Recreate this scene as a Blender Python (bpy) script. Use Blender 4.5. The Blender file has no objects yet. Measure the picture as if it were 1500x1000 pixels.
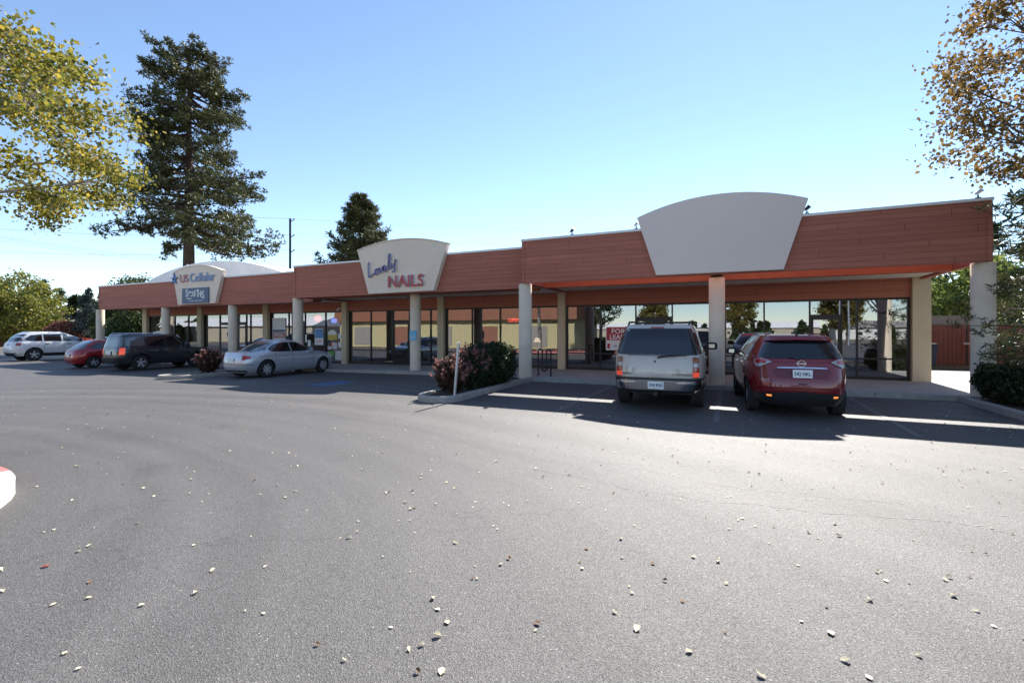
import bpy, bmesh, math, random
import numpy as np
from mathutils import Vector, Matrix, Euler
R = math.radians
sc = bpy.context.scene
col = sc.collection
random.seed(7); rng = np.random.default_rng(7)

# ------------------------------------------------------------------ camera geometry (f, yaw measured from the photograph)
F = 690.0; TH = R(24.9); HZ = 486.0; EYE = 1.68
CT, ST = math.cos(TH), math.sin(TH)
def ray(px, py):
    u = px - 750.0; v = HZ - py
    return (u*CT - F*ST, u*ST + F*CT, v)
def P(px, py, Y):
    """point of the vertical plane y=Y seen at pixel px,py -> X,Z"""
    a, b, c = ray(px, py); s = Y/b
    return a*s, EYE + c*s
def gz(x):
    return -0.2*min(1.0, max(0.0, (-x-8.0)/18.0))

# ------------------------------------------------------------------ helpers
def tag(o, label=None, cat=None, group=None, kind=None):
    if label: o['label'] = label
    if cat: o['category'] = cat
    if group: o['group'] = group
    if kind: o['kind'] = kind
    return o
def empty(name, loc=(0,0,0), rz=0.0, label=None, cat=None, group=None, parent=None):
    o = bpy.data.objects.new(name, None); col.objects.link(o)
    o.location = loc; o.rotation_euler = (0,0,rz); o.empty_display_size = .2
    if parent: o.parent = parent
    return tag(o, label, cat, group)
def smooth(me, ang=35):
    if len(me.polygons):
        me.polygons.foreach_set('use_smooth', [True]*len(me.polygons))
        try: me.set_sharp_from_angle(angle=R(ang))
        except Exception: pass
class MB:
    def __init__(s): s.v=[]; s.f=[]; s.m=[]; s.mi=0
    def add(s, vs, fs, mi=None):
        o=len(s.v); s.v += [tuple(p) for p in vs]
        for f in fs:
            s.f.append([i+o for i in f]); s.m.append(s.mi if mi is None else mi)
        return s
    def box(s, x0,x1,y0,y1,z0,z1, mi=None):
        vs=[(x0,y0,z0),(x1,y0,z0),(x1,y1,z0),(x0,y1,z0),(x0,y0,z1),(x1,y0,z1),(x1,y1,z1),(x0,y1,z1)]
        return s.add(vs,[(0,3,2,1),(4,5,6,7),(0,1,5,4),(1,2,6,5),(2,3,7,6),(3,0,4,7)],mi)
    def tube(s, pts, rads, n=8, cap=True, mi=None):
        pts=[Vector(p) for p in pts]; 
        if not hasattr(rads,'__len__'): rads=[rads]*len(pts)
        vs=[]; prev=None
        for i,p in enumerate(pts):
            d=(pts[min(i+1,len(pts)-1)]-pts[max(i-1,0)])
            d = d.normalized() if d.length>1e-9 else Vector((0,0,1))
            if prev is None:
                a=Vector((0,0,1)) if abs(d.z)<.9 else Vector((1,0,0))
                u=d.cross(a).normalized()
            else:
                u=(prev-d*prev.dot(d)); u = u.normalized() if u.length>1e-6 else d.orthogonal().normalized()
            prev=u; w=d.cross(u)
            for k in range(n):
                t=2*math.pi*k/n
                vs.append(p+(u*math.cos(t)+w*math.sin(t))*rads[i])
        fs=[]
        for i in range(len(pts)-1):
            for k in range(n):
                fs.append((i*n+k,i*n+(k+1)%n,(i+1)*n+(k+1)%n,(i+1)*n+k))
        if cap:
            fs.append(tuple(range(n-1,-1,-1))); b=(len(pts)-1)*n; fs.append(tuple(b+k for k in range(n)))
        return s.add(vs,fs,mi)
    def prism(s, poly, axis, a, b, mi=None):
        """poly: 2D list; axis 'z': (x,y) extruded z a..b ; axis 'y': (x,z) extruded y a..b"""
        n=len(poly)
        if axis=='z': vs=[(p[0],p[1],a) for p in poly]+[(p[0],p[1],b) for p in poly]
        elif axis=='y': vs=[(p[0],a,p[1]) for p in poly]+[(p[0],b,p[1]) for p in poly]
        else: vs=[(a,p[0],p[1]) for p in poly]+[(b,p[0],p[1]) for p in poly]
        fs=[tuple(range(n)),tuple(range(2*n-1,n-1,-1))]
        for i in range(n):
            j=(i+1)%n; fs.append((i,i+n,j+n,j))
        return s.add(vs,fs,mi)
    def build(s, name, mats, parent=None, sm=False, ang=35, bevel=0, fixn=True):
        me=bpy.data.meshes.new(name); me.from_pydata(s.v,[],s.f)
        mats = mats if isinstance(mats,(list,tuple)) else [mats]
        for m in mats: me.materials.append(m)
        if len(mats)>1: me.polygons.foreach_set('material_index', s.m)
        if fixn:
            bm=bmesh.new(); bm.from_mesh(me)
            bmesh.ops.recalc_face_normals(bm, faces=bm.faces)
            if bevel: 
                bmesh.ops.bevel(bm, geom=[e for e in bm.edges if e.is_manifold and e.calc_face_angle(0)>.6], offset=bevel, segments=2, affect='EDGES', clamp_overlap=True)
            bm.to_mesh(me); bm.free()
        me.validate()
        if sm: smooth(me, ang)
        o=bpy.data.objects.new(name,me); col.objects.link(o)
        if parent: o.parent=parent
        return o

# ------------------------------------------------------------------ materials
def mat(name, color=(.5,.5,.5), rough=.6, metal=0.0, spec=.5, coat=0.0, var=0.0, vscale=3.0, bump=0.0, bscale=60.0, emit=None, es=0.0):
    m=bpy.data.materials.new(name); m.use_nodes=True; nt=m.node_tree; b=nt.nodes['Principled BSDF']
    b.inputs['Base Color'].default_value=(*color,1); b.inputs['Roughness'].default_value=rough
    b.inputs['Metallic'].default_value=metal; b.inputs['Specular IOR Level'].default_value=spec
    if coat: b.inputs['Coat Weight'].default_value=coat; b.inputs['Coat Roughness'].default_value=.03
    if emit: b.inputs['Emission Color'].default_value=(*emit,1); b.inputs['Emission Strength'].default_value=es
    if var or bump:
        tc=nt.nodes.new('ShaderNodeTexCoord')
    if var:
        n=nt.nodes.new('ShaderNodeTexNoise'); n.inputs['Scale'].default_value=vscale; n.inputs['Detail'].default_value=6; n.inputs['Roughness'].default_value=.65
        nt.links.new(tc.outputs['Object'],n.inputs['Vector'])
        r=nt.nodes.new('ShaderNodeMapRange'); r.inputs[1].default_value=.25; r.inputs[2].default_value=.75
        r.inputs[3].default_value=1-var; r.inputs[4].default_value=1+var
        nt.links.new(n.outputs['Fac'],r.inputs[0])
        mx=nt.nodes.new('ShaderNodeVectorMath'); mx.operation='SCALE'; mx.inputs[0].default_value=color
        nt.links.new(r.outputs[0],mx.inputs['Scale']); nt.links.new(mx.outputs[0],b.inputs['Base Color'])
    if bump:
        n2=nt.nodes.new('ShaderNodeTexNoise'); n2.inputs['Scale'].default_value=bscale; n2.inputs['Detail'].default_value=4
        nt.links.new(tc.outputs['Object'],n2.inputs['Vector'])
        bp=nt.nodes.new('ShaderNodeBump'); bp.inputs['Strength'].default_value=bump; bp.inputs['Distance'].default_value=.02
        nt.links.new(n2.outputs['Fac'],bp.inputs['Height']); nt.links.new(bp.outputs[0],b.inputs['Normal'])
    return m

def asphalt_mat():
    m=bpy.data.materials.new('asphalt'); m.use_nodes=True; nt=m.node_tree; L=nt.links; N=nt.nodes
    b=N['Principled BSDF']; tc=N.new('ShaderNodeTexCoord'); ob=tc.outputs['Object']
    def noise(sc_,det=4,rough=.6,dist=0,vec=ob):
        n=N.new('ShaderNodeTexNoise'); n.inputs['Scale'].default_value=sc_; n.inputs['Detail'].default_value=det
        n.inputs['Roughness'].default_value=rough; n.inputs['Distortion'].default_value=dist
        L.new(vec,n.inputs['Vector']); return n.outputs['Fac']
    def ramp(v,a,b_,lo,hi):
        r=N.new('ShaderNodeMapRange'); r.inputs[1].default_value=a; r.inputs[2].default_value=b_; r.inputs[3].default_value=lo; r.inputs[4].default_value=hi
        L.new(v,r.inputs[0]); return r.outputs[0]
    def mul(a,c,op='MULTIPLY'):
        q=N.new('ShaderNodeMath'); q.operation=op
        for i,x in enumerate((a,c)):
            if isinstance(x,(int,float)): q.inputs[i].default_value=x
            else: L.new(x,q.inputs[i])
        return q.outputs[0]
    patch=ramp(noise(.28,5,.6,.3),.3,.7,.88,1.12)
    speck=ramp(noise(105,3,.8),.33,.68,.40,1.7)
    mid=ramp(noise(17,4,.65),.3,.7,.88,1.13)
    # worn tyre tracks sweeping round the lot: rings about a point to the right-front
    geo=N.new('ShaderNodeVectorMath'); geo.operation='SUBTRACT'; L.new(ob,geo.inputs[0]); geo.inputs[1].default_value=(-9.5,-.5,0)
    sc3=N.new('ShaderNodeVectorMath'); sc3.operation='MULTIPLY'; L.new(geo.outputs[0],sc3.inputs[0]); sc3.inputs[1].default_value=(.62,1,0)
    ln=N.new('ShaderNodeVectorMath'); ln.operation='LENGTH'; L.new(sc3.outputs[0],ln.inputs[0])
    dist=mul(ln.outputs['Value'],mul(noise(.35,2),.9),'ADD')
    wv=N.new('ShaderNodeTexNoise'); wv.noise_dimensions='1D'; wv.inputs['Scale'].default_value=1.55; wv.inputs['Detail'].default_value=3
    L.new(dist,wv.inputs['W'])
    track=ramp(wv.outputs['Fac'],.3,.7,.84,1.15)
    vor=N.new('ShaderNodeTexVoronoi'); vor.inputs['Scale'].default_value=140; L.new(ob,vor.inputs['Vector'])
    stone=ramp(vor.outputs['Color'],.0,1,.62,1.42)
    pale=ramp(vor.outputs['Color'],.92,.94,0,1.3)
    # cracks
    cv=N.new('ShaderNodeTexVoronoi'); cv.feature='DISTANCE_TO_EDGE'; cv.inputs['Scale'].default_value=.11
    nn=N.new('ShaderNodeTexNoise'); nn.inputs['Scale'].default_value=1.3; nn.inputs['Detail'].default_value=5; L.new(ob,nn.inputs['Vector'])
    ad=N.new('ShaderNodeVectorMath'); ad.operation='ADD'; L.new(ob,ad.inputs[0])
    sc2=N.new('ShaderNodeVectorMath'); sc2.operation='SCALE'; sc2.inputs['Scale'].default_value=1.1; L.new(nn.outputs['Color'],sc2.inputs[0]); L.new(sc2.outputs[0],ad.inputs[1]); L.new(ad.outputs[0],cv.inputs['Vector'])
    crack=ramp(cv.outputs['Distance'],0.0,.0022,.72,1.0)
    val=mul(mul(mul(mul(patch,speck),mul(mid,track)),stone),crack)
    sv=N.new('ShaderNodeTexVoronoi'); sv.inputs['Scale'].default_value=.55; L.new(ad.outputs[0],sv.inputs['Vector'])
    stain=ramp(sv.outputs['Distance'],.05,.22,.80,1.0)
    val=mul(mul(val,mul(pale,1.0,'ADD')),mul(stain,1.0))
    cr=N.new('ShaderNodeVectorMath'); cr.operation='SCALE'; cr.inputs[0].default_value=(.080,.074,.070); L.new(val,cr.inputs['Scale'])
    L.new(cr.outputs[0],b.inputs['Base Color'])
    L.new(ramp(noise(70,3,.8),.33,.67,.48,.78),b.inputs['Roughness']); L.new(ramp(vor.outputs['Color'],0,1,.40,1.0),b.inputs['Specular IOR Level'])
    bp=N.new('ShaderNodeBump'); bp.inputs['Strength'].default_value=.75; bp.inputs['Distance'].default_value=.004
    hs=mul(noise(260,3),vor.outputs['Distance'],'ADD'); L.new(hs,bp.inputs['Height']); L.new(bp.outputs[0],b.inputs['Normal'])
    return m

def siding_mat(name, c, pitch=.145):
    """horizontal lap boards: dark line at every joint, long grain"""
    m=bpy.data.materials.new(name); m.use_nodes=True; nt=m.node_tree; N=nt.nodes; L=nt.links; b=N['Principled BSDF']
    tc=N.new('ShaderNodeTexCoord'); sp=N.new('ShaderNodeSeparateXYZ'); L.new(tc.outputs['Object'],sp.inputs[0])
    def M_(op,a,c_=None):
        q=N.new('ShaderNodeMath'); q.operation=op
        for i,x in enumerate((a,c_)):
            if x is None: continue
            if isinstance(x,(int,float)): q.inputs[i].default_value=x
            else: L.new(x,q.inputs[i])
        return q.outputs[0]
    z=M_('DIVIDE',sp.outputs[2],pitch); fr=M_('FRACT',z); fl=M_('FLOOR',z)
    line=N.new('ShaderNodeMapRange'); line.inputs[1].default_value=.0; line.inputs[2].default_value=.13; line.inputs[3].default_value=.58; line.inputs[4].default_value=1; L.new(fr,line.inputs[0])
    cx=N.new('ShaderNodeCombineXYZ'); L.new(M_('MULTIPLY',sp.outputs[0],.22),cx.inputs[0]); L.new(M_('MULTIPLY',sp.outputs[1],.22),cx.inputs[1]); L.new(M_('MULTIPLY',fl,7.31),cx.inputs[2])
    n=N.new('ShaderNodeTexNoise'); n.inputs['Scale'].default_value=1.3; n.inputs['Detail'].default_value=5; L.new(cx.outputs[0],n.inputs['Vector'])
    gr=N.new('ShaderNodeTexNoise'); gr.inputs['Scale'].default_value=1; gr.inputs['Detail'].default_value=5
    mp=N.new('ShaderNodeMapping'); mp.inputs['Scale'].default_value=(1.2,1.2,60); L.new(tc.outputs['Object'],mp.inputs[0]); L.new(mp.outputs[0],gr.inputs['Vector'])
    r1=N.new('ShaderNodeMapRange'); r1.inputs[1].default_value=.3; r1.inputs[2].default_value=.7; r1.inputs[3].default_value=.88; r1.inputs[4].default_value=1.12; L.new(n.outputs['Fac'],r1.inputs[0])
    r2=N.new('ShaderNodeMapRange'); r2.inputs[1].default_value=.3; r2.inputs[2].default_value=.7; r2.inputs[3].default_value=.88; r2.inputs[4].default_value=1.12; L.new(gr.outputs['Fac'],r2.inputs[0])
    v=M_('MULTIPLY',M_('MULTIPLY',line.outputs[0],r1.outputs[0]),r2.outputs[0])
    jf=M_('FRACT',M_('ADD',M_('DIVIDE',sp.outputs[0],3.66),M_('MULTIPLY',fl,.377))); jn=N.new('ShaderNodeMapRange'); jn.inputs[1].default_value=.002; jn.inputs[2].default_value=.005; jn.inputs[3].default_value=.45; jn.inputs[4].default_value=1; L.new(jf,jn.inputs[0]); v=M_('MULTIPLY',v,jn.outputs[0])
    s=N.new('ShaderNodeVectorMath'); s.operation='SCALE'; s.inputs[0].default_value=c; L.new(v,s.inputs['Scale']); L.new(s.outputs[0],b.inputs['Base Color'])
    b.inputs['Roughness'].default_value=.7; b.inputs['Specular IOR Level'].default_value=.3
    bp=N.new('ShaderNodeBump'); bp.inputs['Strength'].default_value=.6; bp.inputs['Distance'].default_value=.015; L.new(line.outputs[0],bp.inputs['Height']); L.new(bp.outputs[0],b.inputs['Normal'])
    return m

def leaf_mat(name, c1, c2, c3=None, transl=.4, rough=.55):
    m=bpy.data.materials.new(name); m.use_nodes=True; nt=m.node_tree; N=nt.nodes; L=nt.links; b=N['Principled BSDF']
    g=N.new('ShaderNodeNewGeometry'); cr=N.new('ShaderNodeValToRGB'); cr.color_ramp.elements[0].color=(*c1,1); cr.color_ramp.elements[1].color=(*c2,1)
    if c3:
        e=cr.color_ramp.elements.new(.8); e.color=(*c3,1); cr.color_ramp.elements[1 if False else 0].position=0
    L.new(g.outputs['Random Per Island'],cr.inputs[0]); L.new(cr.outputs[0],b.inputs['Base Color'])
    b.inputs['Roughness'].default_value=rough; b.inputs['Specular IOR Level'].default_value=.35
    t=N.new('ShaderNodeBsdfTranslucent'); L.new(cr.outputs[0],t.inputs[0])
    mx=N.new('ShaderNodeMixShader'); mx.inputs[0].default_value=transl
    L.new(b.outputs[0],mx.inputs[1]); L.new(t.outputs[0],mx.inputs[2]); L.new(mx.outputs[0],N['Material Output'].inputs[0])
    return m

def glass_mat(name, tint=(.5,.55,.55), refl=.4, rcol=(.9,.93,.95)):
    m=bpy.data.materials.new(name); m.use_nodes=True; nt=m.node_tree; N=nt.nodes; L=nt.links
    N.remove(N['Principled BSDF'])
    t=N.new('ShaderNodeBsdfTransparent'); t.inputs[0].default_value=(*tint,1)
    g=N.new('ShaderNodeBsdfGlossy'); g.inputs['Roughness'].default_value=0.0; g.inputs[0].default_value=(*rcol,1)
    tc=N.new('ShaderNodeTexCoord'); n=N.new('ShaderNodeTexNoise'); n.inputs['Scale'].default_value=.9; n.inputs['Detail'].default_value=1
    L.new(tc.outputs['Object'],n.inputs['Vector']); bp=N.new('ShaderNodeBump'); bp.inputs['Strength'].default_value=.05; bp.inputs['Distance'].default_value=.02
    L.new(n.outputs['Fac'],bp.inputs['Height']); L.new(bp.outputs[0],g.inputs['Normal'])
    mx=N.new('ShaderNodeMixShader'); mx.inputs[0].default_value=refl
    L.new(t.outputs[0],mx.inputs[1]); L.new(g.outputs[0],mx.inputs[2]); L.new(mx.outputs[0],N['Material Output'].inputs[0])
    return m
def block_mat(name,c1,c2,mortar,w=.4,h=.2):
    m=mat(name,c1,.85); nt=m.node_tree; N=nt.nodes; L=nt.links; b=N['Principled BSDF']
    tc=N.new('ShaderNodeTexCoord'); mp=N.new('ShaderNodeMapping'); mp.inputs['Rotation'].default_value=(R(90),0,0)
    L.new(tc.outputs['Object'],mp.inputs[0]); br=N.new('ShaderNodeTexBrick'); br.inputs['Scale'].default_value=1
    br.inputs['Brick Width'].default_value=w; br.inputs['Row Height'].default_value=h; br.inputs['Mortar Size'].default_value=.008
    br.inputs['Color1'].default_value=(*c1,1); br.inputs['Color2'].default_value=(*c2,1); br.inputs['Mortar'].default_value=(*mortar,1)
    L.new(mp.outputs[0],br.inputs['Vector']); L.new(br.outputs[0],b.inputs['Base Color']); return m

M = {}
M['asphalt']=asphalt_mat()
M['dirt']=mat('dry_ground',(.17,.14,.10),.95,var=.3,vscale=.5,bump=.5,bscale=8)
M['concrete']=mat('concrete',(.40,.385,.36),.85,var=.16,vscale=1.6,bump=.25,bscale=90)
M['curb']=mat('curb_concrete',(.36,.34,.31),.85,var=.22,vscale=5,bump=.3,bscale=70)
M['white_paint']=mat('white_curb_paint',(.58,.555,.50),.8,var=.25,vscale=9,bump=.3,bscale=60)
M['red_paint']=mat('red_curb_paint',(.48,.16,.14),.8,var=.3,vscale=14)
M['mulch']=mat('bark_mulch',(.075,.050,.036),.95,var=.45,vscale=22,bump=.9,bscale=30)
M['siding']=siding_mat('cedar_siding',(.43,.158,.108))
M['header']=siding_mat('header_boards',(.42,.155,.10),.30)
M['beam']=mat('painted_beam',(.36,.115,.06),.7,var=.12,vscale=2)
M['cap']=mat('white_coping_metal',(.85,.82,.80),.4,var=.06)
M['stucco']=mat('cream_stucco',(.76,.645,.50),.9,var=.09,vscale=2,bump=.35,bscale=120)
M['pilaster']=mat('tan_stucco',(.60,.50,.335),.9,var=.06,vscale=2,bump=.35,bscale=120)
M['panel']=mat('cream_sign_panel',(.86,.725,.58),.85,var=.07,vscale=1.2,bump=.2,bscale=140)
M['grey_panel']=mat('grey_sign_panel',(.80,.685,.61),.85,var=.02,vscale=1.2)
M['soffit']=mat('soffit_stucco',(.74,.66,.57),.9,var=.08)
M['bronze']=mat('bronze_aluminium',(.028,.022,.02),.4,metal=.3)
M['glass']=glass_mat('storefront_glass',(.44,.43,.40),.28,(.86,.92,1.0))
M['roof']=mat('grey_roofing',(.30,.29,.28),.9,var=.1)
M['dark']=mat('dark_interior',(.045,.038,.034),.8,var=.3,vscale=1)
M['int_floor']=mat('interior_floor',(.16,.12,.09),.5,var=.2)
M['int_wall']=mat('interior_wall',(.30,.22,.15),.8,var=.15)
M['wood']=mat('interior_oak',(.42,.20,.09),.5,var=.2,vscale=5)
M['black']=mat('black_rubber',(.018,.018,.019),.75,var=.1)
M['black_metal']=mat('black_metal',(.02,.02,.022),.4,metal=.2)
M['steel']=mat('galvanised_steel',(.55,.57,.6),.4,metal=.7,var=.1)
M['chrome']=mat('chrome',(.75,.76,.78),.12,metal=1)
M['bark']=mat('grey_brown_bark',(.10,.072,.055),.95,var=.35,vscale=9,bump=.9,bscale=12)
M['bark_red']=mat('pine_bark',(.075,.045,.033),.95,var=.45,vscale=5,bump=1,bscale=8)
M['bark_pale']=mat('pale_bark',(.34,.31,.26),.85,var=.25,vscale=9,bump=.4,bscale=20)
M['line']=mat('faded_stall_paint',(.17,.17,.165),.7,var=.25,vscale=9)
M['blue_line']=mat('faded_blue_paint',(.07,.13,.26),.7,var=.3,vscale=9)
M['white']=mat('white_sheet',(.78,.78,.76),.6)
M['letter_red']=mat('red_acrylic',(.50,.035,.045),.35)
M['letter_purple']=mat('purple_acrylic',(.10,.07,.26),.35)
M['letter_blue']=mat('blue_acrylic',(.13,.25,.55),.35)
M['letter_return']=mat('letter_side_metal',(.50,.55,.66),.4)
M['sign_navy']=mat('navy_sign_face',(.08,.12,.20),.5)
M['sign_red']=mat('red_sign_face',(.45,.03,.045),.5)
M['sign_blue']=mat('blue_sign_face',(.12,.47,.72),.5)
M['neon_red']=mat('neon_red_tube',(.6,.05,.05),.4,emit=(1,.10,.08),es=2.2)
M['neon_blue']=mat('neon_blue_tube',(.1,.15,.6),.4,emit=(.18,.28,1),es=1.4)
M['plate']=mat('licence_plate',(.88,.90,.88),.45)
M['plate_ink']=mat('plate_lettering',(.04,.06,.14),.5)
M['curtain']=mat('grey_curtain',(.28,.25,.22),.9,var=.15,vscale=9)
M['blind']=mat('cream_blind',(.62,.55,.40),.85)

# ------------------------------------------------------------------ world, sun
SEL, SAZ = R(42.0), R(2.5)
w=bpy.data.worlds.new('World'); sc.world=w; w.use_nodes=True
bg=w.node_tree.nodes['Background']; sky=w.node_tree.nodes.new('ShaderNodeTexSky'); sky.sky_type='NISHITA'
sky.sun_disc=False; sky.sun_elevation=SEL; sky.sun_rotation=SAZ; sky.altitude=1100; sky.air_density=1.0; sky.dust_density=.05; sky.ozone_density=1.35
w.node_tree.links.new(sky.outputs[0],bg.inputs[0]); bg.inputs[1].default_value=.112
sl=bpy.data.lights.new('sun','SUN'); sl.energy=5.0; sl.angle=R(.5); sl.color=(1,.955,.88)
so=bpy.data.objects.new('sun',sl); col.objects.link(so)
sd=Vector((math.sin(SAZ)*math.cos(SEL), math.cos(SAZ)*math.cos(SEL), math.sin(SEL)))
so.rotation_euler=sd.to_track_quat('Z','Y').to_euler(); so.location=(0,0,40)
cam=bpy.data.cameras.new('camera'); co=bpy.data.objects.new('camera',cam); col.objects.link(co); sc.camera=co
cam.sensor_width=36; cam.lens=F/1500*36; cam.shift_y=(HZ-500)/1500; cam.clip_end=6000; cam.clip_start=.05
co.location=(0,0,EYE); co.rotation_euler=(R(90),0,TH)
vs=sc.view_settings; sc.display_settings.display_device='sRGB'; vs.view_transform='Standard'; vs.look='None'; vs.exposure=1.08; vs.gamma=1
sc.cycles.max_bounces=8; sc.cycles.transparent_max_bounces=12; sc.cycles.use_denoising=True

# ------------------------------------------------------------------ ground
def sheet(name, x0,x1,y0,y1,dz,m,step=3.0,gap=None):
    mb=MB(); xs=list(np.arange(x0,x1,step))+[x1]
    for b_ in (-26,-8):
        if x0<b_<x1: xs.append(b_)
    xs=sorted(set(round(float(x),3) for x in xs)); v=[]
    for x in xs: v += [(x,y0,gz(x)+dz),(x,y1,gz(x)+dz)]
    f=[(2*i,2*i+2,2*i+3,2*i+1) for i in range(len(xs)-1)]
    mb.add(v,f); o=mb.build(name,m); return o
g=MB(); g.add([(-3000,-3000,-.28),(3000,-3000,-.28),(3000,3000,-.28),(-3000,3000,-.28)],[(0,1,2,3)])
tag(g.build('ground',M['dirt']),kind='structure')
tag(sheet('parking_lot',-75,24,-42,62,0.0,M['asphalt']),kind='structure')

RY,MY,LY = 14.70,15.40,16.50          # planes of the three fascias
WY = 18.9                             # storefront plane
RX0,RX1 = P(765,400,RY)[0], P(1453,400,RY)[0]
MX0 = P(431,400,MY)[0]; LX0 = P(145,430,LY)[0]
# sidewalk
sw=MB()
def slab(mb,x0,x1,y0,y1,h=.12,mi=0):
    xs=[x0]+[b for b in (-26,-8) if x0<b<x1]+[x1]
    for a,b in zip(xs[:-1],xs[1:]):
        za,zb=gz(a),gz(b)
        vs_=[(a,y0,za-.3),(b,y0,zb-.3),(b,y1,zb-.3),(a,y1,za-.3),(a,y0,za+h),(b,y0,zb+h),(b,y1,zb+h),(a,y1,za+h)]
        mb.add(vs_,[(4,5,6,7),(0,1,5,4),(2,3,7,6),(1,2,6,5),(3,0,4,7)],mi)
jx=.012
def slabs(mb,x0,x1,y0,y1,n):
    for i in range(n):
        a=x0+(x1-x0)*i/n; b=x0+(x1-x0)*(i+1)/n
        slab(mb,a+jx/2,b-jx/2,y0,y1)
slabs(sw,RX0,5.0,15.03,17.0,8); slabs(sw,RX0,5.0,17.012,WY+.3,8)
slabs(sw,MX0,RX0,15.73,17.0,8); slabs(sw,MX0,RX0,17.012,WY+.3,8)
slabs(sw,LX0-3,MX0,16.78,WY+.3,12)
slabs(sw,5.0,8.6,14.87,24.5,3)
tag(sw.build('sidewalk',M['concrete']),kind='structure')
cb=MB()
for a,b,y in ((RX0+.01,4.98,14.85),(MX0+.01,RX0-.01,15.55),(LX0-3,MX0-.01,16.6)):
    n=max(2,int((b-a)/1.5))
    for i in range(n):
        slab(cb,a+(b-a)*i/n+.004,a+(b-a)*(i+1)/n-.004,y,y+.17,.125)
tag(cb.build('kerb',M['curb'],bevel=.015),kind='structure')
# stall lines in the shade
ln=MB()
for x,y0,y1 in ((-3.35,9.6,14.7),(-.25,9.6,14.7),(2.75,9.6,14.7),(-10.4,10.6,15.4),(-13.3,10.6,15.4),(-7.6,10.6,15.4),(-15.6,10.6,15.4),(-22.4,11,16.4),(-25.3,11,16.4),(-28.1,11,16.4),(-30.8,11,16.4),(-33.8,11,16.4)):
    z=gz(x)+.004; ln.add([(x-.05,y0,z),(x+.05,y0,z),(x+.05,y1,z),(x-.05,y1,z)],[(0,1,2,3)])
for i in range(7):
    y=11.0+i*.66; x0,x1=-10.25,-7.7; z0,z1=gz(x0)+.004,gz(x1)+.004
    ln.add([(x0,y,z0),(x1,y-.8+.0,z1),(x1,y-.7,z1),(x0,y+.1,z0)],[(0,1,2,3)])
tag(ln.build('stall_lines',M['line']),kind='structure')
bl=MB(); z=gz(-12)+.004
bl.add([(-12.55,11.0,z),(-11.2,11.0,z),(-11.2,12.5,z),(-12.55,12.5,z)],[(0,1,2,3)])
tag(bl.build('accessible_stall_marking',M['blue_line']),kind='structure')

ck=MB(); rr_=random.Random(3)
def crackline(px0,py0,px1,py1,wd):
    pts=[]; n=90; off=0
    for i in range(n+1):
        t=i/n; a,b,c=ray(px0+(px1-px0)*t,py0+(py1-py0)*t+8*math.sin(t*5)); k=-EYE/c; off=off*.8+rr_.gauss(0,.02)
        pts.append((a*k+off*.4,b*k+off))
    for i in range(n):
        if rr_.random()<.22: continue
        (x0,y0),(x1,y1)=pts[i],pts[i+1]; h=wd*rr_.uniform(.4,1.3)
        ck.add([(x0,y0-h,gz(x0)+.0035),(x1,y1-h,gz(x1)+.0035),(x1,y1+h,gz(x1)+.0035),(x0,y0+h,gz(x0)+.0035)],[(0,1,2,3)])
crackline(770,685,1520,790,.004); crackline(860,672,1520,770,.003); crackline(560,640,1100,700,.003)
tag(ck.build('pavement_cracks',mat('dusty_crack',(.34,.32,.30),.9,var=.3,vscale=5)),kind='structure')
# ------------------------------------------------------------------ islands
def rounded(poly_pts, r, n=6):
    out=[]; L_=len(poly_pts)
    for i in range(L_):
        p=Vector(poly_pts[i]); a=Vector(poly_pts[i-1]); b=Vector(poly_pts[(i+1)%L_])
        da=(a-p).normalized(); db=(b-p).normalized(); rr=r[i] if hasattr(r,'__len__') else r
        if rr<=.001: out.append(tuple(p)); continue
        ang=da.angle(db)/2; t=rr/math.tan(ang); c=p+(da+db).normalized()*(rr/math.sin(ang))
        s0=p+da*t-c; s1=p+db*t-c
        for k in range(n+1):
            v=s0.lerp(s1,k/n).normalized()*rr; out.append(tuple(c+v))
    return out
def inset(poly,d):
    n=len(poly); out=[]
    ar=sum(poly[i][0]*poly[(i+1)%n][1]-poly[(i+1)%n][0]*poly[i][1] for i in range(n))
    sg=1 if ar>0 else -1
    for i in range(n):
        a=Vector(poly[i-1]);p=Vector(poly[i]);b=Vector(poly[(i+1)%n])
        d1=(p-a).normalized(); d2=(b-p).normalized(); n1=Vector((-d1.y,d1.x)); n2=Vector((-d2.y,d2.x))
        m=(n1+n2); m=m/max(m.length_squared/2,.3) if m.length>1e-6 else n1
        out.append(tuple(p+m*d*sg))
    return out
def island(poly,label_name,kw=.15,h=.15,mats=None,mfun=None):
    q=inset(poly,kw); n=len(poly); mb=MB()
    q1=inset(poly,.02); q2=inset(poly,kw-.02)
    rings=[[(p[0],p[1],gz(p[0])-.1) for p in poly],[(p[0],p[1],gz(p[0])+h-.03) for p in poly],[(p[0],p[1],gz(p[0])+h) for p in q1],[(p[0],p[1],gz(p[0])+h) for p in q2],[(p[0],p[1],gz(p[0])+h-.06) for p in q]]
    for k in range(4):
        for i in range(n):
            j=(i+1)%n
            mb.add([rings[k][i],rings[k][j],rings[k+1][j],rings[k+1][i]],[(0,1,2,3)], mfun(poly[i]) if mfun else 0)
    o=mb.build(label_name+'_kerb',mats or M['curb']); tag(o,kind='structure')
    mm=MB(); c=Vector((0,0))
    for p in q: c+=Vector(p)
    c/=n; vs_=[(c.x,c.y,gz(c.x)+h-.02)]+[(p[0],p[1],gz(p[0])+h-.055) for p in q]
    mm.add(vs_,[(0,i+1,(i+1)%n+1) for i in range(n)])
    tag(mm.build(label_name+'_soil',M['mulch']),kind='structure')
island(rounded([(-7.05,9.3),(-5.95,9.3),(-6.15,14.84),(-7.45,15.5)],[.55,.5,0,0]),'planting_bed')
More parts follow.
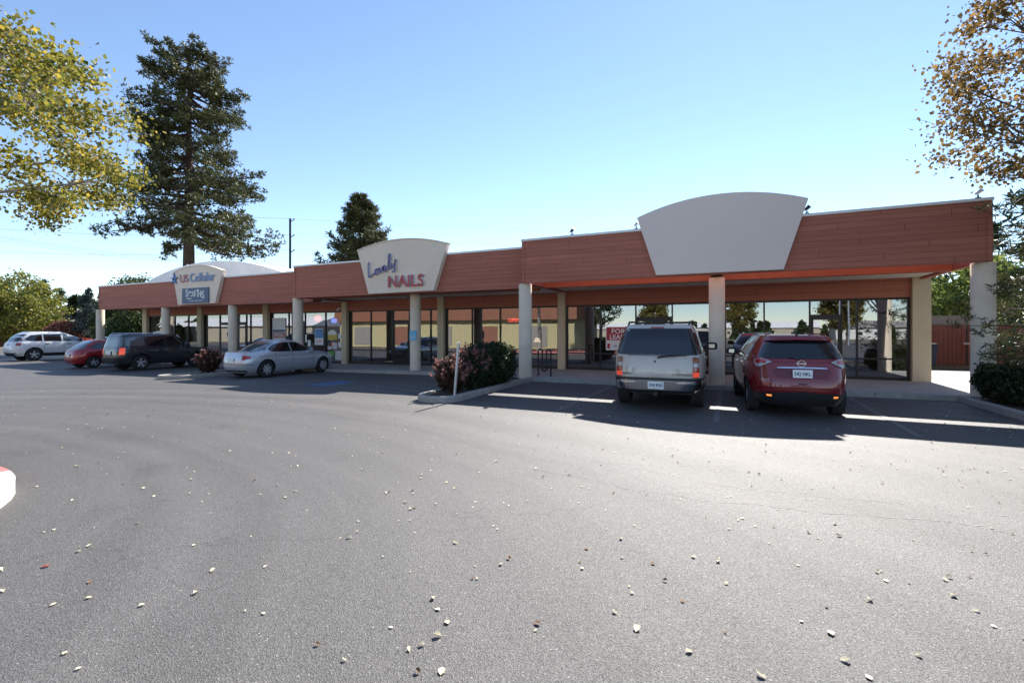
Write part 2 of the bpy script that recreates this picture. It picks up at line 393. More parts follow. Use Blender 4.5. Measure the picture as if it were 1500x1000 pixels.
island(rounded([(-20.3,10.6),(-18.95,10.6),(-18.95,16.58),(-20.3,16.58)],[.6,.6,0,0]),'planting_bed')
island([(4.98,14.86),(5.0,12.4),(5.1,7.0),(14,7.0),(14,14.86)],'planting_bed')
def redwhite(p): return 1 if (p[0]<-6.95) else 0
island(rounded([(-22,-1.32),(-5.58,-1.38),(-5.58,2.40),(-22,2.42)],[.3,1.8,1.86,.3],n=14),'planting_bed',kw=.30,h=.17,mats=[M['white_paint'],M['red_paint']],mfun=redwhite)

# ------------------------------------------------------------------ building
bld=empty('strip_mall_building',(-14,WY,0),label='long single storey strip mall with brown wood fascia and columns',cat='building')
def reparent(o): 
    o.parent=bld; o.matrix_parent_inverse=Matrix.Translation((14,-WY,0)); return o
def BP(mb,name,m,**k):
    return reparent(mb.build(name,m,**k))
FH={}
def fascia(x0,x1,Y,pxr,py_bot,py_top,thick,name):
    zb=P(pxr,py_bot,Y)[1]; zt=P(pxr,py_top,Y)[1]; FH[name]=(zb,zt)
    mb=MB(); mb.box(x0,x1,Y,Y+thick,zb,zt)
    f=BP(mb,'fascia',M['siding'])
    tr=MB(); tr.box(x0-.012,x0+.09,Y-.018,Y-.001,zb,zt); tr.box(x1-.09,x1+.012,Y-.018,Y-.001,zb,zt)
    tr.box(x0+.095,x1-.095,Y-.014,Y-.001,zb-.01,zb+.045)
    t=tr.build('trim',M['siding'],f)
    c=MB(); n=max(3,int((x1-x0)/3))
    for i in range(n):
        a=x0-.03+(x1-x0+.06)*i/n; b=x0-.03+(x1-x0+.06)*(i+1)/n
        c.box(a+.002,b-.002,Y-.05,Y+thick+.04,zt+.002,zt+.075)
    c.build('coping',M['cap'],f,bevel=.008)
    return f
fascia(RX0,RX1,RY,1453,382.5,293.6,.15,'R')
fascia(MX0,RX0-.02,MY,431,436.2,391.7,.5,'M')
fascia(LX0,MX0-.02,LY,145,453.2,420.5,.5,'L')
CE={'R':3.40,'M':3.33,'L':3.27}
HB=2.79
# ceilings + roofs + beams
BEAMY=16.35
rz=4.30
s=MB(); s.box(RX0+.16,RX1-.16,BEAMY+.25,WY,CE['R'],CE['R']+.08); BP(s,'soffit',M['soffit'])
s=MB(); s.box(MX0+.1,RX0-.05,MY+.5,WY,CE['M'],CE['M']+.08); BP(s,'soffit',M['soffit'])
s=MB(); s.box(LX0+.1,MX0-.05,LY+.5,WY,CE['L'],CE['L']+.08); BP(s,'soffit',M['soffit'])
s=MB(); s.box(RX0+.16,RX1-.16,BEAMY,BEAMY+.25,FH['R'][0]-.02,rz-.01); BP(s,'canopy_beam',M['beam'])
# returns along both ends of each section, from the fascia to the wall
for x0,x1,k,Y in ((RX0,RX0+.15,'R',RY+.15),(RX1-.15,RX1,'R',RY+.15),(MX0,MX0+.15,'M',MY+.5),(LX0,LX0+.15,'L',LY+.5)):
    s=MB(); s.box(x0,x1,Y,WY+.3,FH[k][0],FH[k][1]-.004); BP(s,'return_fascia',M['siding'])
# drop beam inside of M like a soffit step
s=MB(); s.box(MX0+.16,RX0-.05,MY+.95,MY+1.15,FH['M'][0]-.0,CE['M']-.002); BP(s,'canopy_beam',M['beam'])
s=MB(); s.box(RX0,RX1,BEAMY+.26,26,rz,rz+.12); BP(s,'roof',M['roof'])
s=MB(); s.box(MX0,RX0-.01,MY+.51,26,rz-.1,rz+.02); BP(s,'roof',M['roof'])
s=MB(); s.box(LX0,MX0-.01,LY+.51,21.6,rz-.2,rz-.08); BP(s,'roof',M['roof'])
# storefront
PIL=[(212,218),(292,298),(388,395),(503,510.5),(643,652),(818.5,829),(1334,1352)]
def WX(px): return P(px,480,WY)[0]
pxs=[(WX(a),WX(b)) for a,b in PIL]
for i,(a,b) in enumerate(pxs):
    zt=CE['R'] if i>=5 else CE['M'] if i>=3 else CE['L']
    if i==6: b=RX1+.12
    s=MB(); s.box(a,b,WY-.16,WY+.25,gz(a),zt-.004 if i not in(5,) else zt-.004); BP(s,'pilaster',M['pilaster'],bevel=.01)
# header boards above the glazing, bays between the pilasters
def ceil_of(i): return 'L' if i<3 else 'M' if i<5 else 'R'
for i in range(6):
    a=pxs[i][1]; b=pxs[i+1][0]; k='L' if i<2 else ('M' if i in(2,3,4) else 'R')
    if i==2:
        k='L'
    s=MB(); s.box(a+.003,b-.003,WY-.03,WY+.2,HB,CE[k]-.003); BP(s,'header',M['header'])
# outer walls
s=MB(); s.box(RX1-.02,RX1+.118,WY+.26,26,0,rz-.01); BP(s,'wall',M['stucco'])
s=MB(); s.box(LX0+.0,LX0+.2,WY+.31,21.6,-.25,rz-.22); BP(s,'wall',M['stucco'])
s=MB(); s.box(LX0,MX0,21.6,21.8,-.25,rz-.25); s.box(MX0,RX1,25.8,26,-.25,rz-.11); BP(s,'rear_wall',M['stucco'])
# interior shell
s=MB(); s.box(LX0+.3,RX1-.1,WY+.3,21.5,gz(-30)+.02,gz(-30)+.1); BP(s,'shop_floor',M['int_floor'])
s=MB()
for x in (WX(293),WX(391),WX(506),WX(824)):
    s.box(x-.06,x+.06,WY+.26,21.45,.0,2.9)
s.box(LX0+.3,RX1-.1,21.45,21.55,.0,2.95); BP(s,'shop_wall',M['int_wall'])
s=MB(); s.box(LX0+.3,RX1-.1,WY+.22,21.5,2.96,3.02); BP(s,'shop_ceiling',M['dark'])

# glazing: (left edge px, [mullion px], right, rail?, doors [(l,r)])
BAYS=[(0,[221,255],[ (236,254)] ),(1,[301,321,360,366],[]),(2,[396,422,427],[]),(3,[512,542.5,575,599],[(576,598)]),(4,[654,691,732],[]),(5,[830.5,879,931,984.5,1119.5,1186.5,1233,1256],[(934,965),(1189,1231)])]
BAYS=[(0,[219,255,275,288],[]),(1,[300,321,360,366,385],[(323,341)]),(2,[397,422,427,446,476],[(428,445)]),(3,[512,542.5,575,599,630],[(576,598)]),(4,[654,691,732,775],[]),(5,[830.5,879,931,984.5,1052,1119.5,1186.5,1233,1256],[(936,981),(1189,1231)])]
winroots=[]
for bi,mus,doors in BAYS:
    a=pxs[bi][1]+.004; b=pxs[bi+1][0]-.004; z0=gz((a+b)/2)+.125 if bi>2 else gz(a)+.08
    z0=max(gz(a),gz(b))+.12; y0,y1=WY+.02,WY+.13; t=.05
    fr=MB(); fr.box(a,b,y0,y1,HB-.07,HB-.002); fr.box(a,b,y0,y1,z0-.1,z0+.10)
    fr.box(a,a+.07,y0,y1,z0+.10,HB-.07); fr.box(b-.07,b,y0,y1,z0+.10,HB-.07)
    xs=[a+.07]+[WX(p) for p in mus if a+.25<WX(p)<b-.25]+[b-.07]
    for x in xs[1:-1]: fr.box(x-t/2,x+t/2,y0+.003,y1-.003,z0+.10,HB-.07)
    dd=[(WX(l),WX(r)) for l,r in doors]
    RZ=.80 if bi>=5 else .74
    for xa,xb in zip(xs[:-1],xs[1:]):
        isd=any(xa-.15<(l+r)/2<xb+.15 for l,r in dd)
        xa2=xa+(t/2 if xa!=xs[0] else 0); xb2=xb-(t/2 if xb!=xs[-1] else 0)
        if not isd: 
            if xb-xa>.5: fr.box(xa2,xb2,y0+.02,y1-.03,RZ-.025,RZ+.025)
        else: fr.box(xa2,xb2,y0+.01,y1-.02,2.20,2.27)
    wn=BP(fr,'window',M['bronze'])
    for xa,xb in zip(xs[:-1],xs[1:]):
        isd=any(xa-.15<(l+r)/2<xb+.15 for l,r in dd); yc=WY+.07
        tilt=random.uniform(-.004,.004)
        def pane(x0,x1,za,zb,par):
            q=MB(); q.add([(x0,yc+tilt,za),(x1,yc-tilt,za),(x1,yc-tilt,zb),(x0,yc+tilt,zb)],[(0,1,2,3)])
            o=q.build('pane',M['glass'],par,fixn=False); return o
        if isd:
            pane(xa+.02,xb-.02,2.26,HB-.06,wn)
            if bi==3: 
                pass
            d=MB(); l,r=xa+.035,xb-.035
            d.box(l,l+.07,WY+.03,WY+.075,z0+.105,2.19); d.box(r-.07,r,WY+.03,WY+.075,z0+.105,2.19)
            d.box(l+.07,r-.07,WY+.03,WY+.075,z0+.105,z0+.30); d.box(l+.07,r-.07,WY+.03,WY+.075,2.09,2.19)
            do=BP(d,'door',M['bronze']); q=MB(); q.add([(l+.06,WY+.05,z0+.29),(r-.06,WY+.05,z0+.29),(r-.06,WY+.05,2.1),(l+.06,WY+.05,2.1)],[(0,1,2,3)]); q.build('pane',M['glass'],do,fixn=False)
            h=MB(); h.tube([(r-.12,WY+.03,1.0),(r-.12,WY-.03,1.0),(r-.12,WY-.03,1.35),(r-.12,WY+.03,1.35)],.012,6); h.build('handle',M['steel'],do)
        else:
            pane(xa,xb,z0+.08,HB-.05,wn)

# columns
COLS=[(147,LY+.26,'L'),(243,LY+.26,'L'),(341,LY+.26,'L'),(436.5,MY+.27,'M'),(608.5,16.25,'M'),(769.5,RY+.25,'R'),(1050,15.5,'R'),(1440,RY+.26,'R')]
colx=[]
for px,Y,k in COLS:
    X=P(px,480,Y)[0]; colx.append(X); zt=FH[k][0]-.003
    r=.225
    if px in(1050,): zt=P(1050,407,Y)[1]
    if px==608.5: zt=FH['M'][0]+.02
    mb=MB(); g0=gz(X)-.02; mb.tube([(X,Y,g0),(X,Y,g0+.02),(X,Y,zt-.015),(X,Y,zt)],[r,r,r,r-.012],40)
    cobj=BP(mb,'column',M['stucco'],sm=True,ang=40)
    if px==1050:
        b=MB(); b.box(X-.16,X+.16,Y-.13,Y+.13,zt,zt+.1); b.box(X-.13,X+.13,RY+.15,BEAMY,zt+.1,zt+.22); b.build('bracket',M['black_metal'],cobj)
        
# sign panels
def arc_panel(pts_px, peak, Y, thick, name, m, label=None):
    BL,BR,TR,TL=[P(a,b,Y) for a,b in pts_px]; pk=P(peak[0],peak[1],Y)
    # circle through TL, peak height, TR
    A=Vector(TL);B=Vector(TR);mid=(A+B)/2; d=(B-A); nrm=Vector((-d.y,d.x)).normalized()
    sag=(Vector(pk)-mid).dot(nrm); h=d.length/2; rr=(h*h+sag*sag)/(2*sag); c=mid+nrm*(sag-rr)
    a0=math.atan2((B-c).y,(B-c).x); a1=math.atan2((A-c).y,(A-c).x)
    poly=[BL,BR]+[(c.x+rr*math.cos(a0+(a1-a0)*k/24),c.y+rr*math.sin(a0+(a1-a0)*k/24)) for k in range(25)]
    mb=MB(); mb.prism(poly,'y',Y,Y+thick); o=BP(mb,name,m,bevel=.008)
    if m is M['grey_panel']: return o
    e=MB(); arc=poly[2:]
    for p,q in zip(arc[:-1],arc[1:]):
        e.add([(p[0],Y-.03,p[1]+.003),(q[0],Y-.03,q[1]+.003),(q[0],Y+thick+.02,q[1]+.003),(p[0],Y+thick+.02,p[1]+.003),
               (p[0],Y-.03,p[1]+.04),(q[0],Y-.03,q[1]+.04),(q[0],Y+thick+.02,q[1]+.04),(p[0],Y+thick+.02,p[1]+.04)],[(0,1,2,3),(4,5,6,7),(0,1,5,4),(2,3,7,6)])
    e.build('panel_coping',m,o)
    return o
arc_panel([(961,403),(1148,394.5),(1184.5,290),(933,319)],(1070,281.5),RY-.17,.16,'sign_panel',M['grey_panel'])
MP=MY-.24; pM=arc_panel([(539.5,430.5),(634.5,425.5),(655,357),(523.5,368)],(603,349.5),MP,.22,'sign_panel',M['panel'])
LP_=LY-.22; pL=arc_panel([(260.5,446.8),(315,444),(326,397),(253,401)],(292,389),LP_,.2,'sign_panel',M['panel'])
sm_=MB(); xx,_=P(584.5,390,MP); sm_.box(xx-.008,xx+.008,MP-.002,MP-.0005,P(584.5,428,MP)[1],P(584.5,351,MP)[1]); sm_.build('panel_joint',M['soffit'],pM)

def text(s_, size, loc, m, parent=None, name='lettering', ext=.01, bold=0.0, mtx=None, align='CENTER', sx=1.0, shear=0, fit=0, fith=0, fitmax=True):
    cu=bpy.data.curves.new(name,'FONT'); cu.body=s_; cu.size=size; cu.extrude=ext; cu.offset=bold; cu.align_x=align; cu.align_y='CENTER'; cu.shear=shear; cu.resolution_u=3
    t=bpy.data.objects.new(name,cu); col.objects.link(t)
    bpy.context.view_layer.update(); dg=bpy.context.evaluated_depsgraph_get()
    me=bpy.data.meshes.new_from_object(t.evaluated_get(dg)); bpy.data.objects.remove(t)
    mx=mtx or Matrix(((1,0,0),(0,0,-1),(0,1,0)))
    me.transform(Matrix.Diagonal((sx,1,1,1)))
    if fit:
        xs_=[v.co.x for v in me.vertices]; w0=max(xs_)-min(xs_)
        if not fitmax or w0>fit: me.transform(Matrix.Diagonal((fit/w0,1,1,1)))
    if fith:
        ys_=[v.co.y for v in me.vertices]; k_=fith/(max(ys_)-min(ys_)); me.transform(Matrix.Diagonal((1,k_,1,1))); ys_=[v.co.y for v in me.vertices]; me.transform(Matrix.Translation((0,-(max(ys_)+min(ys_))/2,0)))
    me.transform(Matrix.Translation(loc) @ mx.to_4x4())
    me.materials.clear(); 
    for q in (m if isinstance(m,(list,tuple)) else [m]): me.materials.append(q)
    if isinstance(m,(list,tuple)):
        for p in me.polygons: p.material_index = 0 if abs(p.normal.dot(mx.col[2] if hasattr(mx,'col') else Vector((0,-1,0))))>.5 else 1
    o=bpy.data.objects.new(name,me); col.objects.link(o)
    if parent: o.parent=parent
    return o
# Lovely NAILS
def zp(x,y): return (500+x*.12, 330+y*.12)
strokes=[[(350,455),(344,500),(346,560),(350,632),(375,622),(412,592)],
 [(446,535),(428,552),(425,588),(438,602),(456,590),(462,560),(450,538),(470,540)],
 [(470,540),(482,525),(492,560),(498,578),(512,545),(524,500)],
 [(524,500),(532,540),(552,522),(552,498),(536,500),(530,535),(540,562),(575,535)],
 [(575,535),(598,470),(614,390),(606,355),(592,370),(590,440),(596,510),(612,528),(628,505)],
 [(628,465),(632,505),(650,510),(668,470),(676,415)],[(676,415),(670,480),(668,540),(655,566),(636,560)]]
def smoothpts(p,n=6):
    out=[]
    for i in range(len(p)-1):
        p0=p[max(i-1,0)];p1=p[i];p2=p[i+1];p3=p[min(i+2,len(p)-1)]
        for k in range(n):
            t=k/n
            out.append(tuple(.5*((2*p1[a])+(-p0[a]+p2[a])*t+(2*p0[a]-5*p1[a]+4*p2[a]-p3[a])*t*t+(-p0[a]+3*p1[a]-3*p2[a]+p3[a])*t**3) for a in (0,1)))
    out.append(p[-1]); return out
lf=MB()
for st in strokes:
    pts=[P(*zp(*q),MP) for q in smoothpts(st)]
    w_=.027
    for j,(yy,mi) in enumerate(((MP-.13,0),(MP-.02,1))):
        pass
    n=len(pts); vs_=[]
    for i,q in enumerate(pts):
        a=Vector(pts[max(i-1,0)]);b=Vector(pts[min(i+1,n-1)]); d=(b-a).normalized(); nn=Vector((-d.y,d.x))*w_
        for sg,yy in ((1,MP-.09),(-1,MP-.09),(-1,MP-.025),(1,MP-.025)):
            vs_.append((q[0]+sg*nn.x,yy,q[1]+sg*nn.y))
    fs=[];mi=[]
    for i in range(n-1):
        for k in range(4):
            lf.add([vs_[i*4+k],vs_[i*4+(k+1)%4],vs_[i*4+4+(k+1)%4],vs_[i*4+4+k]],[(0,1,2,3)],0 if k==0 else 1)
lf.build('lettering',[M['letter_purple'],M['letter_return']],pM,fixn=False)
def ptext(t,a,b,c,d,Y,m,par,**k):
    """letters filling the photographed box a..c, b..d of the plane Y"""
    x0,_=P(a,400,Y); x1,_=P(c,400,Y); z1=P((a+c)/2,b,Y)[1]; z0=P((a+c)/2,d,Y)[1]
    return text(t,1,((x0+x1)/2,Y,(z0+z1)/2),m,par,fit=x1-x0,fith=z1-z0,fitmax=False,**k)
ptext('NAILS',568.5,402.5,620.5,420,MP-.05,[M['letter_red'],M['letter_return']],pM,ext=.035,bold=.012)
ptext('Cellular',278,399,314,412,LP_-.05,[M['letter_blue'],M['letter_return']],pL,ext=.02,bold=.0)
ptext('US',263.5,402,275.5,413.5,LP_-.05,[M['letter_red'],M['letter_return']],pL,ext=.02,bold=.0)
# blue star burst left of the letters
st=MB(); cx_,cz_=P(257,409,LP_)
for k in range(5):
    a=k*2*math.pi/5+.3; dx,dz=math.cos(a),math.sin(a); r_=.34
    st.prism([(cx_+dz*.07,cz_-dx*.07),(cx_+dx*r_,cz_+dz*r_),(cx_-dz*.07,cz_+dx*.07)],'y',LP_-.11,LP_-.03)
st.build('star_emblem',M['letter_blue'],pL)
q=MB(); a=P(268,438.6,LP_);b=P(307,417,LP_); a=(P(268.2,440,LP_)[0],P(290,444,LP_)[1]); b=(P(306.8,420,LP_)[0],P(290,421.5,LP_)[1])
q.box(a[0],b[0],LP_-.06,LP_-.004,a[1],b[1]); sb=q.build('sign_board',M['sign_navy'],pL)
cx_=(a[0]+b[0])/2; hz=b[1]-a[1]; yy=LP_-.062
for ch,dx,dz,szz in (('S',-.66,.13,.52),('M',-.45,.10,.34),('O',-.29,.08,.32),('K',-.14,.08,.34),('E',.01,.09,.36),('T',.22,.10,.46),('H',.39,.06,.40),('I',.52,.02,.40),('S',.66,.0,.50)):
    text(ch,szz*1.18,(cx_+dx*1.1,yy,(a[1]+b[1])/2+dz),M['white'],sb,ext=.006,bold=.012,sx=.75)
text('TOBACCO  PIPES  GIFTS',.115,(cx_+.02,yy,a[1]+.13),M['white'],sb,ext=.004)
q=MB(); q.box(cx_-.72,cx_-.30,yy-.004,yy,a[1]+.24,a[1]+.29); q.build('underline',M['white'],sb)

# rooftop fixtures
def roof_light(px,py,Y,s_,lab):
    X,Z=P(px,py,Y); o=empty('roof_spotlight',(X,Y,Z),label=lab,cat='spotlight',group='small spotlights along the roof edge')
    m=MB(); m.box(-.05,.05,-.03,.03,0,.05); m.tube([(0,0,.05),(0,0,.17)],.018,8); m.build('bracket',M['black_metal'],o)
    m=MB(); m.tube([(-.10,0,.22),(-.02,-.02,.22),(.10,-.05,.27)],[.05,.075,.085],12); m.build('lamp_head',M['black_metal'] if s_ else M['steel'],o,sm=True)
zc=FH['R'][1]+.075
for px,s_,lab in ((838,1,'small dark spotlight on white coping left of grey sign panel'),(932,0,'small spotlight touching the left edge of grey sign panel'),(1182,1,'small spotlight touching the right edge of grey sign panel'),(1433,0,'pale spotlight on coping at far right end of roof')):
    X=P(px,300,RY+.05)[0]; Z=zc
    o=empty('roof_spotlight',(X,RY+.06,Z),label=lab,cat='spotlight',group='small spotlights along the roof edge')
    m=MB(); m.box(-.05,.05,-.03,.03,0,.04); m.tube([(0,0,.04),(0,0,.10)],.018,8); m.build('bracket',M['black_metal'],o)
    m=MB(); m.tube([(-.06,0,.12),(0,-.02,.15),(.06,-.05,.21)],[.03,.045,.055],12); m.build('lamp_head',M['black_metal'] if s_ else M['steel'],o,sm=True)
# small camera on the header left of the pilaster
o=empty('security_camera',(P(499,452,WY)[0],WY-.04,P(499,452,WY)[1]),label='tiny white security camera on brown header beside pilaster',cat='camera')
m=MB(); m.tube([(0,0,0),(0,-.10,-.03)],.02,8); m.build('arm',M['white'],o); m=MB(); m.tube([(-.09,-.14,-.1),(.09,-.11,.02)],.045,10); m.build('housing',M['white'],o)

# ------------------------------------------------------------------ things in and on the windows
def board(name,x0,x1,z0,z1,Y,m,label,cat,t=.012,group=None):
    q=MB(); q.box(x0,x1,Y-t,Y,z0,z1); o=q.build(name,m); tag(o,label,cat,group); return o
def wpx(a,b,c,d,Y=WY+.03): 
    x0,_=P(a,480,Y); x1,_=P(c,480,Y); z1=P((a+c)/2,b,Y)[1]; z0=P((a+c)/2,d,Y)[1]; return x0,x1,z0,z1
x0,x1,z0,z1=wpx(887.5,478.5,924,513); o=board('lease_sign',x0,x1,z0,z1,WY+.045,M['white'],'red and white FOR LEASE sign in the window left of tan SUV','sign')
hh=z1-z0; q=MB(); q.box(x0+.03,x1-.03,WY+.029,WY+.0325,z0+hh*.43,z1-.03); q.build('sign_face',M['sign_red'],o)
text('FOR',hh*.27,((x0+x1)/2,WY+.026,z1-hh*.20),M['white'],o,ext=.002,bold=.006,sx=1.15)
text('LEASE',hh*.27,((x0+x1)/2,WY+.026,z1-hh*.44),M['white'],o,ext=.002,bold=.006,sx=1.05)
text('FR',hh*.15,((x0+x1)/2-.12,WY+.030,z0+hh*.17),M['sign_navy'],o,ext=.001)
q=MB(); q.box(x0+.06,x0+.17,WY+.0285,WY+.0325,z0+hh*.08,z0+hh*.28); q.build('logo',M['sign_red'],o)
x0,x1,z0,z1=wpx(599.3,484,608.3,498.5,16.03); 
q=MB(); xm=(x0+x1)/2+.06; q.box(xm-.17,xm+.17,16.0,16.012,z0,z1); o=q.build('accessible_parking_sign',M['sign_blue'])
tag(o,'light blue accessible parking notice fixed on the middle column','sign')
text('RESERVED',.07,(xm,15.997,z0+.12),M['white'],o,ext=.001); text('PARKING',.07,(xm,15.997,z0+.05),M['white'],o,ext=.001)
q=MB(); q.tube([(xm+.09*math.cos(t),15.996,z1-.19+.075*math.sin(t)) for t in np.linspace(2.4,6.4,10)],.009,6); q.tube([(xm-.02,15.996,z1-.05),(xm-.02,15.996,z1-.15),(xm+.05,15.996,z1-.15),(xm+.08,15.996,z1-.22)],.010,6); q.build('wheelchair_symbol',M['white'],o)
# OPEN neon
x0,x1,z0,z1=wpx(743,466,763,472.5,WY+.2); q=MB(); q.box(x0-.05,x1+.05,WY+.22,WY+.24,z0-.03,z1+.03); o=q.build('open_sign',M['dark']); tag(o,'red neon OPEN sign inside the window beside a round column','sign')
text('OPEN',.24,((x0+x1)/2,WY+.21,(z0+z1)/2),M['neon_red'],o,ext=.004,sx=1.0)
def oval(px,py,rx,rz_,m,label,cat='sign'):
    X,Z=P(px,py,WY+.2); q=MB(); q.tube([(X+rx*math.cos(t),WY+.2,Z+rz_*math.sin(t)) for t in np.linspace(0,6.283,20)],.022,6,cap=False); 
    q.prism([(X+rx*.72*math.cos(t),Z+rz_*.6*math.sin(t)) for t in np.linspace(0,6.0,14)],'y',WY+.19,WY+.205)
    o=q.build('neon_sign',m); tag(o,label,cat); return o
oval(465.5,466.5,.24,.14,M['neon_red'],'small red oval neon sign high in shop window')
oval(489.5,469.5,.19,.12,M['neon_blue'],'small blue oval neon sign high in shop window')
M['poster_blue']=mat('blue_poster',(.10,.25,.50),.5,var=.3,vscale=5); M['poster_yel']=mat('yellow_poster',(.55,.42,.06),.5,var=.4,vscale=8); M['poster_green']=mat('green_poster',(.10,.30,.07),.5,var=.5,vscale=7); M['poster_pink']=mat('pale_poster',(.62,.55,.56),.5,var=.25,vscale=6)
x0,x1,z0,z1=wpx(461,481,473.5,505); o=board('price_poster',x0,x1,z0,z1,WY+.045,M['white'],'tall poster with blue top half and large price in shop window','poster')
hh=z1-z0; q=MB(); q.box(x0+.02,x1-.02,WY+.029,WY+.0325,z0+hh*.42,z1-.03); q.build('blue_half',M['poster_blue'],o); text('$ 50',hh*.28,((x0+x1)/2,WY+.030,z0+hh*.21),M['sign_red'],o,ext=.002,sx=.8)
x0,x1,z0,z1=wpx(480,482,493.5,498); X=(x0+x1)/2; o=board('round_topped_poster',x0,x1,z0,(z0+z1)/2,WY+.045,M['poster_yel'],'white and yellow round topped poster in shop window','poster'); q=MB(); q.prism([(X+(x1-x0)/2*math.cos(t),(z0+z1)/2+.003+.42*(z1-z0)*math.sin(t)) for t in np.linspace(0,math.pi,12)],'y',WY+.033,WY+.045); q.build('dome',M['white'],o)
sp=[(495,489,502,496,'white','small white notice taped beside yellow poster'),(480,507,486,512,'poster_pink','small pale card low in shop window beside mullion'),(487,502,494,511,'poster_pink','pale square flyer below the yellow poster'),(495.5,501,502.5,508,'white','white flyer beside the pilaster under the notice'),(480,514,489.5,521,'poster_green','green poster low in the shop window'),(491,514,502.5,527,'poster_pink','grey lettered poster at the bottom corner by pilaster'),(451,498,455,507,'white','small white shapes taped by the shop door'),(447,490,449.5,501,'white','narrow white notice beside cream round column')]
for a,b,c,d,mm,lb in sp:
    x0,x1,z0,z1=wpx(a,b,c,d); board('flyer',x0,x1,z0,z1,WY+.04,M[mm],lb,'flyer',group='flyers in the shop window')
x0,x1,z0,z1=wpx(399,465.5,418,500); o=board('banner',x0,x1,z0,z1,WY+.045,M['white'],'large white window banner with pale red lettering above silver sedan','banner'); hh=z1-z0
q=MB(); q.box(x0+.03,x1-.03,WY+.029,WY+.0325,z0+hh*.40,z0+hh*.50); q.build('dark_stripe',M['sign_navy'],o)
q=MB(); q.box(x0+.03,x1-.03,WY+.029,WY+.0325,z0+hh*.14,z0+hh*.38); q.build('red_band',mat('faded_red',(.45,.20,.18),.6),o)
text('SPECIAL',hh*.19,((x0+x1)/2,WY+.026,z0+hh*.26),M['white'],o,ext=.002,sx=.82)
# curtains and blinds inside
def curtain(px0,px1,pz0,pz1,m,label,name='curtain',gather=0):
    xa=P(px0,480,WY+.25)[0]; xb=P(px1,480,WY+.25)[0]; n=40; v=[]; 
    for j,zf in enumerate(np.linspace(0,1,7)):
        z=pz0+(pz1-pz0)*zf
        for i in range(n+1):
            t=i/n; g_=1-gather*math.exp(-((zf-.35)/.22)**2)
            x=xb-(xb-xa)*(1-t)*g_ if gather>0 else xa+(xb-xa)*t
            v.append((x,WY+.27+.03*math.sin(t*n*.9),z))
    f=[(j*(n+1)+i,j*(n+1)+i+1,(j+1)*(n+1)+i+1,(j+1)*(n+1)+i) for j in range(6) for i in range(n)]
    q=MB(); q.add(v,f); o=q.build(name,m,sm=True,ang=80); tag(o,label,'curtain'); return o
curtain(670,689,.3,2.7,M['curtain'],'grey gathered curtain behind glass left of dark mullion',gather=.45)
curtain(691,704,.3,2.0,M['curtain'],'short grey drape behind the second nail salon pane')
curtain(729,760,.75,2.2,M['blind'],'cream blind drawn behind the OPEN sign pane','blind')
curtain(801,806,.3,2.7,M['curtain'],'narrow grey curtain at right edge of nail salon window')
# salon fittings
o=empty('reception_cabinet',(P(535,500,20.2)[0],20.2,-.04),label='orange wood cabinet with dark doors inside left salon window',cat='cabinet')
m=MB(); m.box(-1.0,.8,0,.5,0,2.1); m.build('carcass',M['wood'],o); 
for k in range(3): m=MB(); m.box(-.9+k*.58,-.9+k*.58+.5,-.03,-.003,.15,1.95); m.build('door',M['dark'] if k==2 else M['wood'],o)
o=empty('display_shelf',(P(492,500,19.8)[0],19.8,-.05),label='dark shop display shelf behind the poster window',cat='shelf')
m=MB()
for k in range(4): m.box(-.7,.7,0,.4,.3+k*.55,.34+k*.55)
m.box(-.74,-.7,0,.4,.0,2.2); m.box(.7,.74,0,.4,.0,2.2); m.build('frame',M['dark'],o)
m=MB()
for k in range(4):
    for i in range(7):
        a=-.65+i*.18; m.box(a,a+random.uniform(.08,.14),.05,.3,.341+k*.55,.341+k*.55+random.uniform(.12,.35))
m.build('goods',M['poster_pink'],o)
o=empty('table_lamp',(P(787,490,20)[0],20.0,1.0),label='small glowing table lamp inside window right of column',cat='lamp')
m=MB(); m.tube([(0,0,0),(0,0,.25)],.02,8); m.tube([(0,0,0),(0,0,.03)],.1,12); m.build('stem',M['dark'],o); m=MB(); m.tube([(0,0,.22),(0,0,.42)],[.17,.08],16); m.build('lamp_shade',mat('lit_shade',(.9,.75,.5),.8,emit=(1,.8,.6),es=.7),o)

# bike rack
X=P(797.5,500,15.7)[0]; o=empty('bike_rack',(X,15.7,.12),label='black wave shaped bicycle rack on sidewalk beside round column',cat='bike rack')
m=MB(); pts=[(-.24,0,0),(-.24,0,.80)]
def arc_(cx,cz,r,a0,a1,n=8): return [(cx+r*math.cos(a0+(a1-a0)*k/n),0,cz+r*math.sin(a0+(a1-a0)*k/n)) for k in range(n+1)]
pts=[(-.24,0,0)]+arc_(-.16,.86,.08,math.pi,0)+[(-.08,0,.3)]+arc_(0,.25,.08,math.pi,2*math.pi)+[(.08,0,.8)]+arc_(.16,.86,.08,math.pi,0)+[(.24,0,0)]
m.tube(pts,.028,10); m.build('bent_pipe',M['black_metal'],o,sm=True)
m=MB(); m.tube([(-.24,0,0),(-.24,0,.012)],.07,12); m.tube([(.24,0,0),(.24,0,.012)],.07,12); m.build('foot_plate',M['black_metal'],o)
# leaning post in the bed
b0=Vector((-6.05,9.72,.1)); o=empty('leaning_post',b0,label='thin leaning grey steel sign post standing in front of shrubs',cat='post')
m=MB(); a_,b_,c_=ray(671.5,503); s_=9.72/b_; tip=Vector((a_*s_,9.72,EYE+c_*s_))-b0
m.tube([(0,0,-.1),tip],.032,8); m.build('pipe',M['steel'],o); m=MB(); m.tube([tip,tip+tip.normalized()*.03],.036,8); m.build('cap',M['white'],o)

